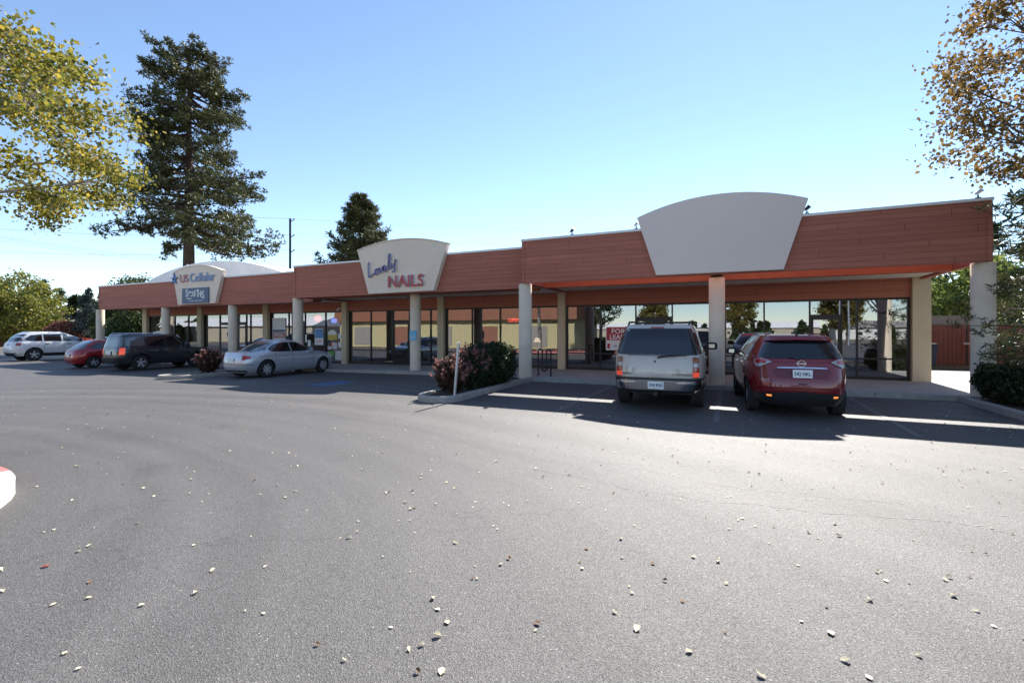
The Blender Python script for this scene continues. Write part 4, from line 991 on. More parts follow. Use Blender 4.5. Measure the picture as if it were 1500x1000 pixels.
# ---- small red hatchback
ph_=paint('bright_red_paint',(.36,.018,.02),.2,.25)
LO=[(.22,-1.88,1.9,.70),(.32,-1.97,1.98,.78),(.5,-2.0,2.0,.825),(.72,-1.97,1.95,.84),(.90,-1.90,1.8,.82),(.96,-1.86,1.7,.80)]
UP=[(.90,-1.86,1.25,.80),(.98,-1.78,1.05,.77),(1.20,-1.52,.62,.69),(1.38,-1.22,.25,.62),(1.42,-1.1,.12,.58)]
H=Car('red_hatchback','small bright red hatchback parked between white crossover and dark grey SUV','hatchback',(-30.9,14.35,-.2),RZ90,LO,UP,nl=4.6,nu=4.6,warp=lambda x,z:z-(.12*max(0,x-.8) if z>.7 else 0),wheels=(1.22,-1.24),wr=.30,tw=.2,paintm=ph_,rcrown=.035,well=.345)
H.patch('rear_window','rear',[(-.64,1.0,1.05),(-.54,1.0,1.36),(.54,1.0,1.36),(.64,1.0,1.05)],M['car_glass_pale'],up=True,off=.01)
H.both('side_window','side',[(-1.35,1.02,1.10),(-1.1,1.0,1.28),(-.45,1.0,1.34)],M['car_glass'],up=True); H.both('side_window','side',[(-.35,1.0,1.34),(.15,1.0,1.32),(.75,1.0,1.08)],M['car_glass'],up=True)
H.patch('windshield','front',[(-.62,1.0,1.05),(-.55,1.0,1.35),(.55,1.0,1.35),(.62,1.0,1.05)],M['car_glass'],up=True)
H.corner('tail_lamp',.56,-1.72,.74,.88,M['lamp_red'],off=.012); H.plate(.66,.31,.15); H.mirror(.6,1.02,ph_,.9); H.handle(-.4,.86)

# ---- white crossover
pw=paint('white_paint',(.72,.73,.75),.0,.3)
LO=[(.28,-2.15,2.2,.80),(.40,-2.26,2.3,.89),(.60,-2.33,2.34,.93),(.85,-2.30,2.30,.945),(1.02,-2.24,2.15,.92),(1.10,-2.20,2.0,.89)]
UP=[(1.02,-2.22,1.50,.90),(1.12,-2.15,1.25,.86),(1.40,-1.98,.75,.77),(1.60,-1.70,.30,.69),(1.66,-1.55,.10,.65)]
W_=Car('white_crossover','white crossover SUV parked at the far left, its right side towards us','SUV',(-42.0,16.2,-.2),RZ90,LO,UP,nl=5,nu=5,warp=lambda x,z:z-(.12*max(0,x-1.0) if z>.8 else 0),wheels=(1.42,-1.38),wr=.375,tw=.24,paintm=pw,rcrown=.05,well=.43)
W_.root.scale=(1.08,1.06,1.11)
W_.patch('rear_window','rear',[(-.74,1.15,1.2),(-.62,1.15,1.56),(.62,1.15,1.56),(.74,1.15,1.2)],M['car_glass'],up=True,off=.01)
W_.both('side_window','side',[(-1.75,1.22,1.30),(-1.5,1.17,1.50),(-1.0,1.15,1.56)],M['car_glass'],up=True); W_.both('side_window','side',[(-.92,1.15,1.56),(-.1,1.14,1.58)],M['car_glass'],up=True)
W_.both('side_window','side',[(0,1.14,1.58),(.35,1.14,1.52),(1.0,1.14,1.24)],M['car_glass_pale'],up=True); W_.patch('windshield','front',[(-.7,1.15,1.5),(.7,1.15,1.5)],M['car_glass_pale'],up=True)
W_.corner('tail_lamp',.70,-1.95,.90,1.05,M['lamp_red'],off=.014); W_.plate(.95,.31,.155); W_.mirror(.85,1.18,M['trim_black'],1.1); W_.handle(-.8,1.0,M['trim_black']); W_.handle(.25,.98,M['trim_black']); W_.seams((-.95,-.02,1.0),.45,1.08)
W_.both('sill_trim','side',[(-.95,.28,.46),(.95,.28,.46)],M['trim_black'],off=.012)
W_.patch('lower_bumper','rear',[(-.8,.28,.48),(.8,.28,.48)],M['trim_black'],off=.012); W_.patch('badge_panel','rear',[(-.05,1.06,1.1),(.05,1.06,1.1)],M['chrome'],off=.02)

# ------------------------------------------------------------------ vegetation
def leaves(name, pts, size, m, parent=None, aspect=1.5, dirs=None, jit=.35, fold=True, upbias=0.0):
    """one quad (kite) per point"""
    pts=np.asarray(pts,float); n=len(pts)
    d=rng.normal(size=(n,3)) if dirs is None else np.asarray(dirs,float)+rng.normal(size=(n,3))*jit
    d/=np.linalg.norm(d,axis=1)[:,None]+1e-9
    r=rng.normal(size=(n,3)); r[:,2]+=upbias*np.sign(r[:,2]+1e-9); s_=np.cross(d,r); s_/=np.linalg.norm(s_,axis=1)[:,None]+1e-9
    nn=np.cross(d,s_)
    sz=(size*rng.uniform(.65,1.3,n))[:,None]
    a=pts-d*sz*aspect*.5; c=pts+d*sz*aspect*.5; b=pts+s_*sz*.5+nn*sz*.12-d*sz*.1; e=pts-s_*sz*.5+nn*sz*.12-d*sz*.1
    V=np.stack([a,b,c,e],1).reshape(-1,3).astype(np.float32)
    me=bpy.data.meshes.new(name); me.vertices.add(4*n); me.vertices.foreach_set('co',V.ravel())
    me.loops.add(4*n); me.loops.foreach_set('vertex_index',np.arange(4*n,dtype=np.int32))
    me.polygons.add(n); me.polygons.foreach_set('loop_start',np.arange(0,4*n,4,dtype=np.int32)); me.polygons.foreach_set('loop_total',np.full(n,4,dtype=np.int32))
    me.update(); me.materials.append(m); me.validate()
    o=bpy.data.objects.new(name,me); col.objects.link(o)
    if parent: o.parent=parent
    return o
L={}
L['aspen']=leaf_mat('aspen_leaf',(.08,.11,.025),(.55,.38,.06),(.36,.31,.05),.5)
L['brown']=leaf_mat('rusty_leaf',(.08,.06,.025),(.40,.22,.07),(.28,.17,.045),.45)
L['pine']=leaf_mat('pine_needles',(.045,.052,.018),(.165,.150,.058),(.09,.098,.034),.25)
L['pine2']=leaf_mat('dark_pine_needles',(.022,.040,.018),(.060,.082,.032),(.045,.065,.025),.15)
L['spruce']=leaf_mat('blue_spruce_needles',(.035,.055,.050),(.10,.13,.12),(.07,.09,.08),.12)
L['yellow']=leaf_mat('yellow_green_leaf',(.10,.13,.03),(.42,.34,.04),(.26,.26,.05),.4)
L['green']=leaf_mat('mid_green_leaf',(.04,.065,.018),(.11,.14,.04),(.08,.10,.03),.35)
L['bright']=leaf_mat('bright_green_leaf',(.08,.13,.03),(.30,.33,.09),(.2,.24,.06),.45)
L['hedge']=leaf_mat('hedge_leaf',(.018,.035,.014),(.055,.080,.028),(.04,.055,.02),.25)
L['barberry']=leaf_mat('barberry_leaf',(.16,.05,.04),(.60,.30,.22),(.48,.26,.24),.4)
L['maroon']=leaf_mat('maroon_leaf',(.05,.028,.018),(.15,.07,.045),(.08,.055,.03),.3)
L['dusty']=leaf_mat('dusty_red_leaf',(.16,.055,.04),(.40,.19,.14),(.3,.12,.09),.35)
L['redflower']=leaf_mat('red_flower',(.25,.03,.02),(.5,.06,.03),None,.3)
L['yb']=leaf_mat('ochre_leaf',(.14,.12,.03),(.34,.24,.06),(.24,.2,.05),.4)
CR=Vector((CT,ST,0))     # horizontal direction across the view, for uneven crowns

def conifer(name,base,H,prof,label,nbr=90,tuft=16,need=9,tsz=.42,nsz=.34,trunk=.5,m=None,bark=None,z0=None,droop=.25,up=.35,cat='tree',group=None,aspect=4,seed=1,kink=.0,lean=0,thin=1.0,brad=.05,spread=.17,tstart=.3,nwid=.25,bias=1.0):
    rnd=random.Random(seed); root=empty(name,base,0,label,cat,group)
    z0=z0 if z0 is not None else H*.15
    tr=MB(); nseg=10; pts=[];rad=[]
    for i in range(nseg+1):
        t=i/nseg; pts.append((math.sin(t*5+seed)*kink,math.cos(t*4+seed)*kink-kink,H*t*.985)); rad.append(trunk*(1-t)**.8*.5+.02)
    tr.tube(pts,rad,12); tr_o=tr.build('trunk',bark or M['bark_red'],root,sm=True)
    br=MB(); P_=[];D_=[]
    for i in range(nbr):
        u=(i+.5)/nbr; h=z0+(H-z0)*(u**bias)*.995; az=rnd.uniform(0,2*math.pi) if rnd.random()<.6 else i*2.4
        d=Vector((math.cos(az),math.sin(az),0)); side=d.dot(CR)
        l,r_=np.interp(h,[q[0] for q in prof],[q[1] for q in prof]),np.interp(h,[q[0] for q in prof],[q[2] for q in prof])
        Lr=(l*(1-side)/2+r_*(1+side)/2)*rnd.uniform(.62,1.05)
        if Lr<.15: continue
        upk=up*rnd.uniform(.3,1.3); dr=droop*rnd.uniform(.5,1.5); wob=rnd.uniform(-.25,.25)
        perp=Vector((-d.y,d.x,0))
        def pos(t): return Vector((pts[0][0],0,0))+Vector((0,0,h))+d*Lr*t+perp*wob*Lr*t*t+Vector((0,0,Lr*(upk*t*t-dr*t)))
        if brad>0: br.tube([pos(t) for t in (0,.3,.6,.85)],[brad*(.4+Lr*.14)*k for k in (1,.7,.45,.2)],5)
        k=max(3,int(tuft*(.35+.65*Lr/max(q[2]+q[1] for q in prof)*2)*thin))
        for j in range(k):
            t=tstart+(1-tstart)*((j+rnd.random())/k)**.8
            c=pos(t)+perp*rnd.gauss(0,spread*Lr*(1.15-t*.6))+Vector((0,0,rnd.gauss(.04,.05)*Lr))
            tz=tsz*rnd.uniform(.6,1.25)
            for q in range(need):
                v=Vector((rnd.gauss(0,1),rnd.gauss(0,1),rnd.gauss(.25,.8))).normalized()
                P_.append(c+v*tz*.45); D_.append(v)
    # top leader
    for q in range(need*4):
        v=Vector((rnd.gauss(0,1),rnd.gauss(0,1),rnd.gauss(.6,1))).normalized(); P_.append(Vector((0,0,H*.99))+v*tsz*.5); D_.append(v)
    if brad>0: br.build('branches',bark or M['bark_red'],tr_o,sm=False)
    leaves('crown',P_,nsz*nwid,m,root,aspect=1/nwid,dirs=D_,jit=.15)
    return root

# big ponderosa behind the building
s_=.0667; zz=lambda y:1.68+(486-y)*s_
prof=[(8,2,8.6),(zz(340),5.5,9.4),(zz(318),8.4,9.0),(zz(300),8.6,7.4),(zz(265),6.0,8.6),(zz(220),5.4,5.8),(zz(180),5.4,6.0),(zz(130),5.0,5.8),(zz(100),5.2,4.2),(zz(70),4.4,4.0),(zz(48),2.8,3.2),(31,0.8,1.2)]
prof=[(a,b*.9,c*.92) for a,b,c in prof]
PX,PYY=-48.1,28.5
conifer('ponderosa_pine',(PX,PYY,-.2),29.4,prof,'very tall ponderosa pine rising behind the left end of building',nbr=170,tuft=34,need=15,tsz=.52,nsz=.38,trunk=1.25,m=L['pine'],z0=10.6,droop=.36,up=.34,seed=3,brad=.11,tstart=.36,spread=.14,nwid=.27)
# pine behind the middle
s2=.0843
conifer('pine_tree',(-41.6,45,-.25),18.9,[(2,5.5,4.5),(8,6.0,5.2),(10.5,4.9,5.0),(13,3.6,4.0),(16,2.4,2.4),(18.5,.8,.9)],'mid height pine behind the lovely nails sign panel',nbr=170,tuft=34,need=10,tsz=.62,nsz=.62,trunk=.7,m=L['pine'],z0=3,droop=.2,up=.45,seed=5,brad=.05,nwid=.17)

def dec_tree(name,base,label,trunk_h,prof,nleaf,size,m,bark=None,trunk=.25,center=(0,0),clumps=90,cs=.55,cat='tree',group=None,seed=1,nb=26,asp=1.25,clip=None,twig=True,shell=.5):
    """prof: (z, radius) crown profile about center; limbs from the trunk to clump centres"""
    rnd=random.Random(seed); root=empty(name,base,0,label,cat,group)
    zs=[p[0] for p in prof]; rs=[p[1] for p in prof]; ctr=[]
    tries=0
    while len(ctr)<clumps and tries<clumps*60:
        tries+=1
        z=rnd.uniform(zs[0],zs[-1]); rr=float(np.interp(z,zs,rs))
        if rnd.random()>(rr/max(rs))**1.3: continue
        a=rnd.uniform(0,6.283); q=rr*(rnd.random()**shell)
        p=Vector((center[0]+q*math.cos(a),center[1]+q*math.sin(a),z))
        if clip and not clip(p+Vector(base)): continue
        ctr.append(p)
    tr=MB(); top=Vector((center[0]*.6,center[1]*.6,zs[-1]*.85))
    tp=[Vector((0,0,0)),Vector((0.05,0,trunk_h*.5)),Vector((.0,.05,trunk_h)),Vector((center[0]*.4,center[1]*.4,(trunk_h+top.z)/2)),top]
    tr.tube(tp,[trunk,trunk*.8,trunk*.65,trunk*.4,trunk*.1],10); tro=tr.build('trunk',bark or M['bark'],root,sm=True)
    br=MB()
    order=sorted(ctr,key=lambda p:-(p-top).length)
    mains=order[::max(1,len(order)//nb)][:nb]; nodes=[]
    for c in mains:
        t=rnd.uniform(0.0,.75); st=tp[2].lerp(tp[4],t*.6)
        mid=st.lerp(c,.5)+Vector((rnd.gauss(0,.15),rnd.gauss(0,.15),rnd.uniform(.0,.35)))
        pl=[st,st.lerp(mid,.5)+Vector((0,0,.12)),mid,mid.lerp(c,.55),c]; br.tube(pl,[trunk*.28,trunk*.22,trunk*.16,trunk*.10,trunk*.03],6)
        nodes+= [pl[1],mid,pl[3]]
    if twig:
        for c in ctr:
            nd=min(nodes,key=lambda q:(q-c).length); mid=nd.lerp(c,.5)+Vector((rnd.gauss(0,.08),rnd.gauss(0,.08),rnd.gauss(.05,.08)))
            br.tube([nd,mid,c],[trunk*.085,trunk*.055,trunk*.02],5)
            for _ in range(4):
                e=c+Vector((rnd.gauss(0,cs),rnd.gauss(0,cs),rnd.gauss(0,cs*.7))); br.tube([c,c.lerp(e,.6)+Vector((0,0,.03)),e],[trunk*.03,trunk*.02,trunk*.01],4)
    br.build('branches',bark or M['bark'],tro,sm=False)
    per=max(1,nleaf//len(ctr)); pts=[]
    for c in ctr:
        k=int(per*rnd.uniform(.5,1.5)); q=rng.normal(size=(k,3))*np.array([cs,cs,cs*.62])+np.array(c)
        pts.append(q)
    pts=np.concatenate(pts)
    leaves('crown',pts,size,m,root,aspect=asp)
    return root
def camx(p): 
    # horizontal pixel of a world point
    f_=p.x*-ST+p.y*CT; r_=p.x*CT+p.y*ST
    return 750+F*r_/max(f_,.1) if f_>.1 else (-9999 if r_<0 else 9999)
# near left aspen (crown reaches into the top left corner)
dec_tree('aspen_tree',(-14.0,2.0,.1),'yellow green leafy tree overhanging the top left corner of the lot',2.6,[(4.2,3.7),(4.8,4.5),(5.6,4.7),(6.5,4.3),(7.2,3.7),(7.8,2.4),(8.5,1.7),(9.6,.8)],46000,.070,L['aspen'],bark=M['bark_pale'],trunk=.20,clumps=205,cs=.25,seed=12,nb=34,shell=.42)
# right tree with thin rusty leaves
dec_tree('rusty_leaved_tree',(6.3,10.6,.1),'sparse tree with rusty brown leaves overhanging the top right corner',2.4,[(4.1,1.6),(4.7,3.1),(5.3,3.5),(5.9,2.7),(6.5,3.0),(7.1,2.9),(7.8,2.0),(9.0,.8)],28000,.060,L['brown'],trunk=.12,clumps=270,cs=.19,seed=9,nb=26,shell=.42)
# spruce at right edge
conifer('young_pine',(7.05,14.3,.1),8.6,[(.6,2.6,2.4),(1.6,2.5,2.4),(2.6,2.0,2.2),(4.0,1.9,2.0),(5.5,1.6,1.6),(7.5,.8,.8),(8.5,.3,.3)],'loose branched green pine standing beside the round column at right end',nbr=84,tuft=26,need=12,tsz=.20,nsz=.17,trunk=.20,m=L['pine'],z0=.5,droop=.10,up=.22,seed=21,brad=.05,nwid=.14,tstart=.3,spread=.13)
conifer('tall_pine',(10.6,20.5,0),13,[(2,3.2,2.6),(5,2.9,2.4),(8,2.3,2.0),(11,1.3,1.2),(12.8,.4,.4)],'taller dark pine behind the right end of building',nbr=110,tuft=24,need=9,tsz=.36,nsz=.36,trunk=.4,m=L['pine2'],z0=1.2,droop=.2,up=.25,seed=22,brad=.05,nwid=.18)
# trees seen through the gap on the right
dec_tree('small_maple',(11.6,33.0,0),'bright yellow green tree behind the block enclosure wall',1.5,[(1.6,1.6),(2.8,2.4),(4.2,2.3),(5.6,1.4),(6.4,.5)],9000,.17,L['bright'],clumps=80,cs=.35,seed=31,trunk=.14,twig=False)
for i,(x,y,h) in enumerate(((12.5,44,8.5),(17,46,9.5),(21.5,42,13),(26,47,14))):
    conifer('pine_tree',(x,y,0),h,[(1.5,3.2,3.2),(h*.5,2.4,2.4),(h*.9,.8,.8)],['dark pine directly behind the yellow green maple at right','second dark pine right of the yellow green maple','dark pine behind the roadside at far right edge','outermost dark pine at far right edge'][i],nbr=70,tuft=14,need=7,tsz=.6,nsz=.6,trunk=.5,m=L['pine2'],z0=1.5,seed=40+i,brad=.04,nwid=.2,group='dark pines beyond the right enclosure')

# shrubs
def shrub(name,loc,rx,ry,h,n,size,m,label,seed=1,boxy=False,stems=True,m2=None,cat='shrub',lo=.08,group=None,sparse=.5,ntip=0,topred=0):
    rnd=np.random.default_rng(seed); root=empty(name,loc,0,label,cat,group)
    d=rnd.normal(size=(n,3)); d/=np.linalg.norm(d,axis=1)[:,None]
    if boxy:
        p=4; q=(np.abs(d)**p).sum(1)**(-1/p); d=d*q[:,None]
    r=rnd.random(n)**.22
    lump=1+.10*np.sin(d[:,0]*7+seed)*np.cos(d[:,2]*6+seed)+.07*np.sin(d[:,1]*11+d[:,2]*9)
    pts=d*(r*lump)[:,None]*np.array([rx,ry,h/2])+np.array([0,0,h/2+lo])
    pts=pts[pts[:,2]>.03]
    leaves('foliage',pts,size,m,root,aspect=1.5)
    st=MB()
    for k in range(14):
        a=rnd.uniform(0,6.28); e=np.array([rx*.75*math.cos(a),ry*.75*math.sin(a),h*rnd.uniform(.5,.9)])
        st.tube([(0,0,0),tuple(e*np.array([.35,.35,.5])),tuple(e)],[.02,.014,.005],5)
    if ntip:
        tp=[]; td=[]
        for k in range(ntip):
            a=rnd.uniform(0,6.28); q=rnd.uniform(.2,1.0); b=np.array([rx*q*math.cos(a),ry*q*math.sin(a),h*(.55+.4*rnd.random())*(1.1-.35*q)])
            v=np.array([math.cos(a)*q*.8,math.sin(a)*q*.8,rnd.uniform(.4,1)]); v/=np.linalg.norm(v); ln_=rnd.uniform(.12,.30)
            st.tube([tuple(b),tuple(b+v*ln_)],[.006,.003],4)
            for j in range(16): tp.append(b+v*ln_*(j/16)+rnd.normal(size=3)*.022); td.append(v+rnd.normal(size=3)*.5)
        leaves('shoots',tp,size*.95,m2 or m,root,aspect=1.6,dirs=td)
    st.build('stems',M['bark'],root)
    return root
shrub('barberry_shrub',(-6.55,10.4,.08),.38,.48,.88,5200,.045,L['maroon'],'reddish barberry shrub with pale pink tips behind the leaning post',seed=2,m2=L['barberry'],ntip=150)
shrub('barberry_shrub',(-6.45,11.25,.08),.42,.55,1.10,5600,.045,L['hedge'],'taller barberry shrub with orange tips between leaning post and dark bush',seed=4,m2=L['barberry'],ntip=170)
shrub('clipped_bush',(-6.5,12.45,.08),.58,.88,1.16,13000,.05,L['hedge'],'large dark green clipped bush in the middle planting bed',seed=6,boxy=True,ntip=60)
shrub('barberry_shrub',(-19.62,12.4,gz(-19.6)+.08),.36,.45,.88,5200,.06,L['maroon'],'small reddish shrub with pink tips left of silver sedan',seed=8,m2=L['barberry'],ntip=90)
for i,(x,y,h,rx) in enumerate(((5.72,14.0,.80,.62),(6.95,13.6,.88,.70),(8.3,13.3,.95,.8))):
    shrub('hedge_bush',(x,y,.08),rx,.75,h,9000,.05,L['hedge'],['dark rounded hedge bush next to the right end column','second dark hedge bush from the right end column','outermost dark hedge bush at the right edge'][i],seed=10+i,boxy=True,group='dark hedge bushes at the right edge')

# enclosure wall, gates, bin, red car on the right
M['cmu']=block_mat('split_block',(.32,.27,.21),(.26,.22,.18),(.20,.18,.15))
M['gate']=mat('brown_gate_boards',(.23,.075,.045),.8,var=.2,vscale=2)
def at(px,Y): return P(px,480,Y)[0]
EY=27.8
q=MB(); q.box(at(1340,EY),at(1462,EY),EY,EY+.2,0,2.35); q.box(at(1340,EY)-.03,at(1462,EY)+.03,EY-.03,EY+.23,2.351,2.42); o=q.build('block_wall',M['cmu']); tag(o,'tan split block enclosure wall behind the right end of building','wall')
x0,x1=at(1362,EY-.15),at(1420,EY-.15)+1.2
o=empty('enclosure_gate',((x0+x1)/2,EY-.1,0),label='wide reddish brown board gate in front of block enclosure wall',cat='gate')
w2=(x1-x0)/2
for sg in (-1,1):
    q=MB(); n=8
    for k in range(n):
        a=min(sg*.03,sg*w2)+(w2-.03)*k/n + (0 if sg>0 else 0); q.box(a+.006,a+(w2-.03)/n-.004,-.05,0,.18,2.0)
    q.build('gate_leaf',M['gate'],o)
q=MB(); q.box(-w2-.07,-w2-.005,-.08,.0,0,2.08); q.box(w2+.005,w2+.07,-.08,.0,0,2.08); q.build('post',M['black_metal'],o); q=MB(); q.box(-.12,.12,-.10,-.055,1.12,1.2); q.build('latch',M['steel'],o)
o=empty('wheeled_bin',(at(1356.5,26.2),26.2,.12),label='dark blue wheeled rubbish bin beside the tan end pilaster',cat='bin')
M['bin']=mat('navy_plastic',(.02,.03,.06),.5)
q=MB(); q.add([(-.24,-.28,.1),(.24,-.28,.1),(.24,.24,.1),(-.24,.24,.1),(-.30,-.36,1.0),(.30,-.36,1.0),(.30,.32,1.0),(-.30,.32,1.0)],[(0,3,2,1),(4,5,6,7),(0,1,5,4),(1,2,6,5),(2,3,7,6),(3,0,4,7)]); q.build('tub',M['bin'],o,bevel=.02)
q=MB(); q.box(-.32,.32,-.38,.36,1.0,1.06); q.build('lid',M['bin'],o,bevel=.02); q=MB(); q.tube([(-.3,.26,.1),(-.22,.26,.1)],.1,14); q.tube([(.22,.26,.1),(.3,.26,.1)],.1,14); q.build('wheels',M['tyre'],o)
q=MB(); q.box(at(1466,26),at(1478,26),26,26.1,0,1.95); q.box(at(1466,26)+.01,at(1478,26)+3.6,26.15,26.25,0,1.9); o=q.build('board_fence',M['gate']); tag(o,'reddish brown board fence seen between the right column and pine','fence')
# red car beyond the young pine
LO=[(.24,-2.12,2.15,.74),(.4,-2.25,2.25,.86),(.62,-2.28,2.28,.90),(.9,-2.2,2.2,.90)]
UP=[(.86,-1.9,1.3,.86),(1.2,-1.5,.6,.72),(1.42,-1.1,.15,.6)]
Q=Car('red_sedan','bright red car half hidden behind the young pine at the right edge','sedan',(13.2,21.5,0),R(15),LO,UP,nl=5,nu=5,wheels=(1.35,-1.35),wr=.33,paintm=ph_)
Q.both('side_window','side',[(-1.2,1.0,1.1),(-.8,.98,1.32),(-.2,.98,1.36)],M['car_glass'],up=True); Q.both('side_window','side',[(-.1,.98,1.36),(.3,.98,1.28),(.8,.98,1.08)],M['car_glass'],up=True); Q.corner('tail_lamp',.6,-1.95,.7,.84,M['lamp_red']); Q.patch('rear_window','rear',[(-.6,.98,1.35),(.6,.98,1.35)],M['car_glass'],up=True)

# ---- background on the left
M['shed_wall']=mat('pale_metal_wall',(.55,.54,.50),.6,var=.1)
M['membrane']=mat('white_roof_membrane',(.90,.87,.83),.55,var=.12,vscale=.6)
o=empty('vaulted_roof_building',(-36.5,24,-.2),label='building with a shallow white vaulted roof behind the left shops',cat='building')
xl,xr_=at(214,22.0)+36.5,at(414,22.0)+36.5; zl=P(214,414,22)[1]+.2; zp_=P(325,381,22)[1]+.2; zr_=zl
hw=(xr_-xl)/2; sag=zp_-zl; RR=(hw*hw+sag*sag)/(2*sag); cxx=(xl+xr_)/2
arc=[(cxx+RR*math.sin(t),zp_-RR+RR*math.cos(t)) for t in np.linspace(-math.asin(hw/RR),math.asin(hw/RR),30)]
q=MB(); q.prism(arc,'y',-2.0,3.6); rf=q.build('roof',M['membrane'],o,sm=True,ang=25)
q=MB()
for k in (10,19): 
    a=arc[k]; 
    q.box(a[0]-.05,a[0]+.05,-2.02,3.6,a[1]-.02,a[1]+.05)
q.build('roof_seam',M['cap'],rf)
q=MB(); q.box(xl+.1,xr_-.1,-1.9,3.5,0,zl-.002); q.build('wall',M['shed_wall'],o)
def far(name,px,Y): return at(px,Y)
dec_tree('cottonwood_tree',(at(28,30),30,-.25),'large yellow green tree at the far left behind white crossover',2.5,[(1.2,2.6),(3.0,4.4),(5.0,4.6),(7.0,3.6),(8.6,2.2),(9.8,.8)],15000,.22,L['yellow'],clumps=150,cs=.55,seed=51,trunk=.35,nb=20,shell=.35)
dec_tree('cottonwood_tree',(at(-22,33),33,-.25),'darker green tree at extreme left edge of view',2.5,[(1.2,3.0),(3.0,4.4),(6.0,4.4),(8.5,2.6),(9.8,.8)],10000,.24,L['green'],clumps=120,cs=.6,seed=52,trunk=.35,nb=20,shell=.35)
conifer('blue_spruce',(at(130,33),33,-.25),7.6,[(.6,3.1,3.0),(3,2.3,2.3),(5.5,1.1,1.1),(7.3,.3,.3)],'pointed blue spruce left of the first round column',nbr=95,tuft=16,need=8,tsz=.34,nsz=.36,trunk=.3,m=L['spruce'],z0=.6,seed=60,brad=.03,nwid=.22,droop=.15,up=.1)
shrub('red_maple_bush',(at(94,31),31,-.2),2.4,1.8,3.2,7000,.17,L['dusty'],'dusty red maple bush behind the white crossover',seed=61)
shrub('flowering_bush',(at(126,25.5),25.5,-.2),1.5,.8,1.15,4200,.10,L['redflower'],'low bright red bush between white and red cars',seed=62)
for i,(px,Y,h,rw,sd) in enumerate(((88,48,10.5,3.6,1),(108,52,9.5,3.4,2),(120,47,8.6,3.2,3),(148,50,9.2,3.4,4),(64,44,11.6,2.6,5),(40,52,10,3.6,6),(5,50,9,3.6,7),(140,40,6.5,2.6,8))):
    conifer('background_pine',(at(px,Y),Y,-.25),h,[(1.0,rw,rw),(h*.55,rw*.75,rw*.75),(h*.92,.7,.7)],['dark pine behind the red maple bush','dark pine left of the blue spruce','short dark pine just left of blue spruce','dark pine right of the blue spruce','tallest thin pine rising out of the yellow green tree','dark pine behind the yellow green tree','dark pine at the extreme left edge','low pine between blue spruce and first column'][i],nbr=64,tuft=12,need=7,tsz=.7,nsz=.66,trunk=.4,m=L['pine2'],z0=1,seed=70+sd,brad=.04,nwid=.24,group='background pines at the left')
dec_tree('elm_tree',(at(200,33),33,-.25),'rounded green tree top above the left fascia beside white vaulted roof',2,[(1.0,3.2),(3.5,4.0),(6,3.4),(8,1.6),(8.7,.6)],12000,.2,L['green'],clumps=110,cs=.5,seed=81,trunk=.3,nb=16,shell=.35)
for i,(px,Y,rx,h) in enumerate(((168,26,2.4,3.2),(190,25.5,2.2,3.9),(208,26.5,2.2,4.2),(160,30,2.5,5.0),(182,31,3,5.6))):
    shrub('background_shrub',(at(px,Y),Y,-.2),rx,1.6,h,5200,.15,L['green'],['green shrub seen just right of the first column','middle green shrub seen under the left canopy','green shrub beside the left end wall','taller back shrub right of first column','tallest back shrub under the left canopy'][i],seed=90+i,group='shrubs seen through the left canopy opening',boxy=False)
# low houses
def house(name,px,Y,wd,dp,hw_,hr,label,wm,rm,rz=0,ox=None):
    x=at(px,Y) if ox is None else ox; o=empty(name,(x,Y,-.25),rz,label,'house')
    q=MB(); q.box(-wd/2,wd/2,-dp/2,dp/2,0,hw_); wl=q.build('wall',wm,o)
    q=MB(); e=.4; q.prism([(-dp/2-e,hw_+.001),(dp/2+e,hw_+.001),(0,hr)],'x',-wd/2-e,wd/2+e); q.build('roof',rm,o)
    for k in range(3):
        xx=-wd/2+wd*(k+.5)/3; f=MB(); f.box(xx-.5,xx+.5,-dp/2-.03,-dp/2-.001,1.0,2.0); ff=f.build('window',M['white'],o); p=MB(); p.box(xx-.42,xx+.42,-dp/2-.04,-dp/2-.031,1.08,1.92); p.build('pane',M['dark'],ff)
    for k in range(3):
        xx=-wd/2+wd*(k+.5)/3; f=MB(); f.box(xx-.5,xx+.5,dp/2+.001,dp/2+.03,1.0,2.0); ff=f.build('window',M['white'],o); p=MB(); p.box(xx-.42,xx+.42,dp/2+.031,dp/2+.04,1.08,1.92); p.build('pane',M['dark'],ff)
    return o
M['shingle']=mat('grey_shingle',(.26,.24,.22),.9,var=.15); M['wallw']=mat('white_house_wall',(.66,.64,.58),.8,var=.05); M['wallb']=mat('tan_house_wall',(.42,.36,.27),.8,var=.05); M['brick']=mat('red_brown_brick',(.26,.11,.07),.9,var=.2,vscale=3)
house('house',36,36,9,7,1.9,3.0,'low house with grey roof behind the white crossover',M['wallb'],M['shingle'])
house('house',112,40,5,6,3.0,3.9,'small white house between maple bush and blue spruce',M['wallw'],M['shingle'])
house('house',-34,27,5,8,3.3,4.0,'red brown brick building at the extreme left edge',M['brick'],M['shingle'])
# low wall behind the left cars
q=MB(); q.box(at(60,28.5),at(205,28.5),28.5,28.7,-.25,.95); o=q.build('garden_wall',M['wallb']); tag(o,'low pale garden wall behind the parked cars at left','wall')
Q2=Car('pale_blue_car','pale car parked beyond the first round column','car',(at(163,23),23.4,-.2),R(60),LO,UP,nl=5,nu=5,wheels=(1.35,-1.35),wr=.33,paintm=paint('pale_blue_paint',(.45,.50,.58)))
Q2.both('side_window','side',[(-1.2,1.0,1.1),(-.8,.98,1.32),(.3,.98,1.32),(.8,.98,1.08)],M['car_glass'],up=True); Q2.patch('rear_window','rear',[(-.6,.98,1.35),(.6,.98,1.35)],M['car_glass_pale'],up=True)

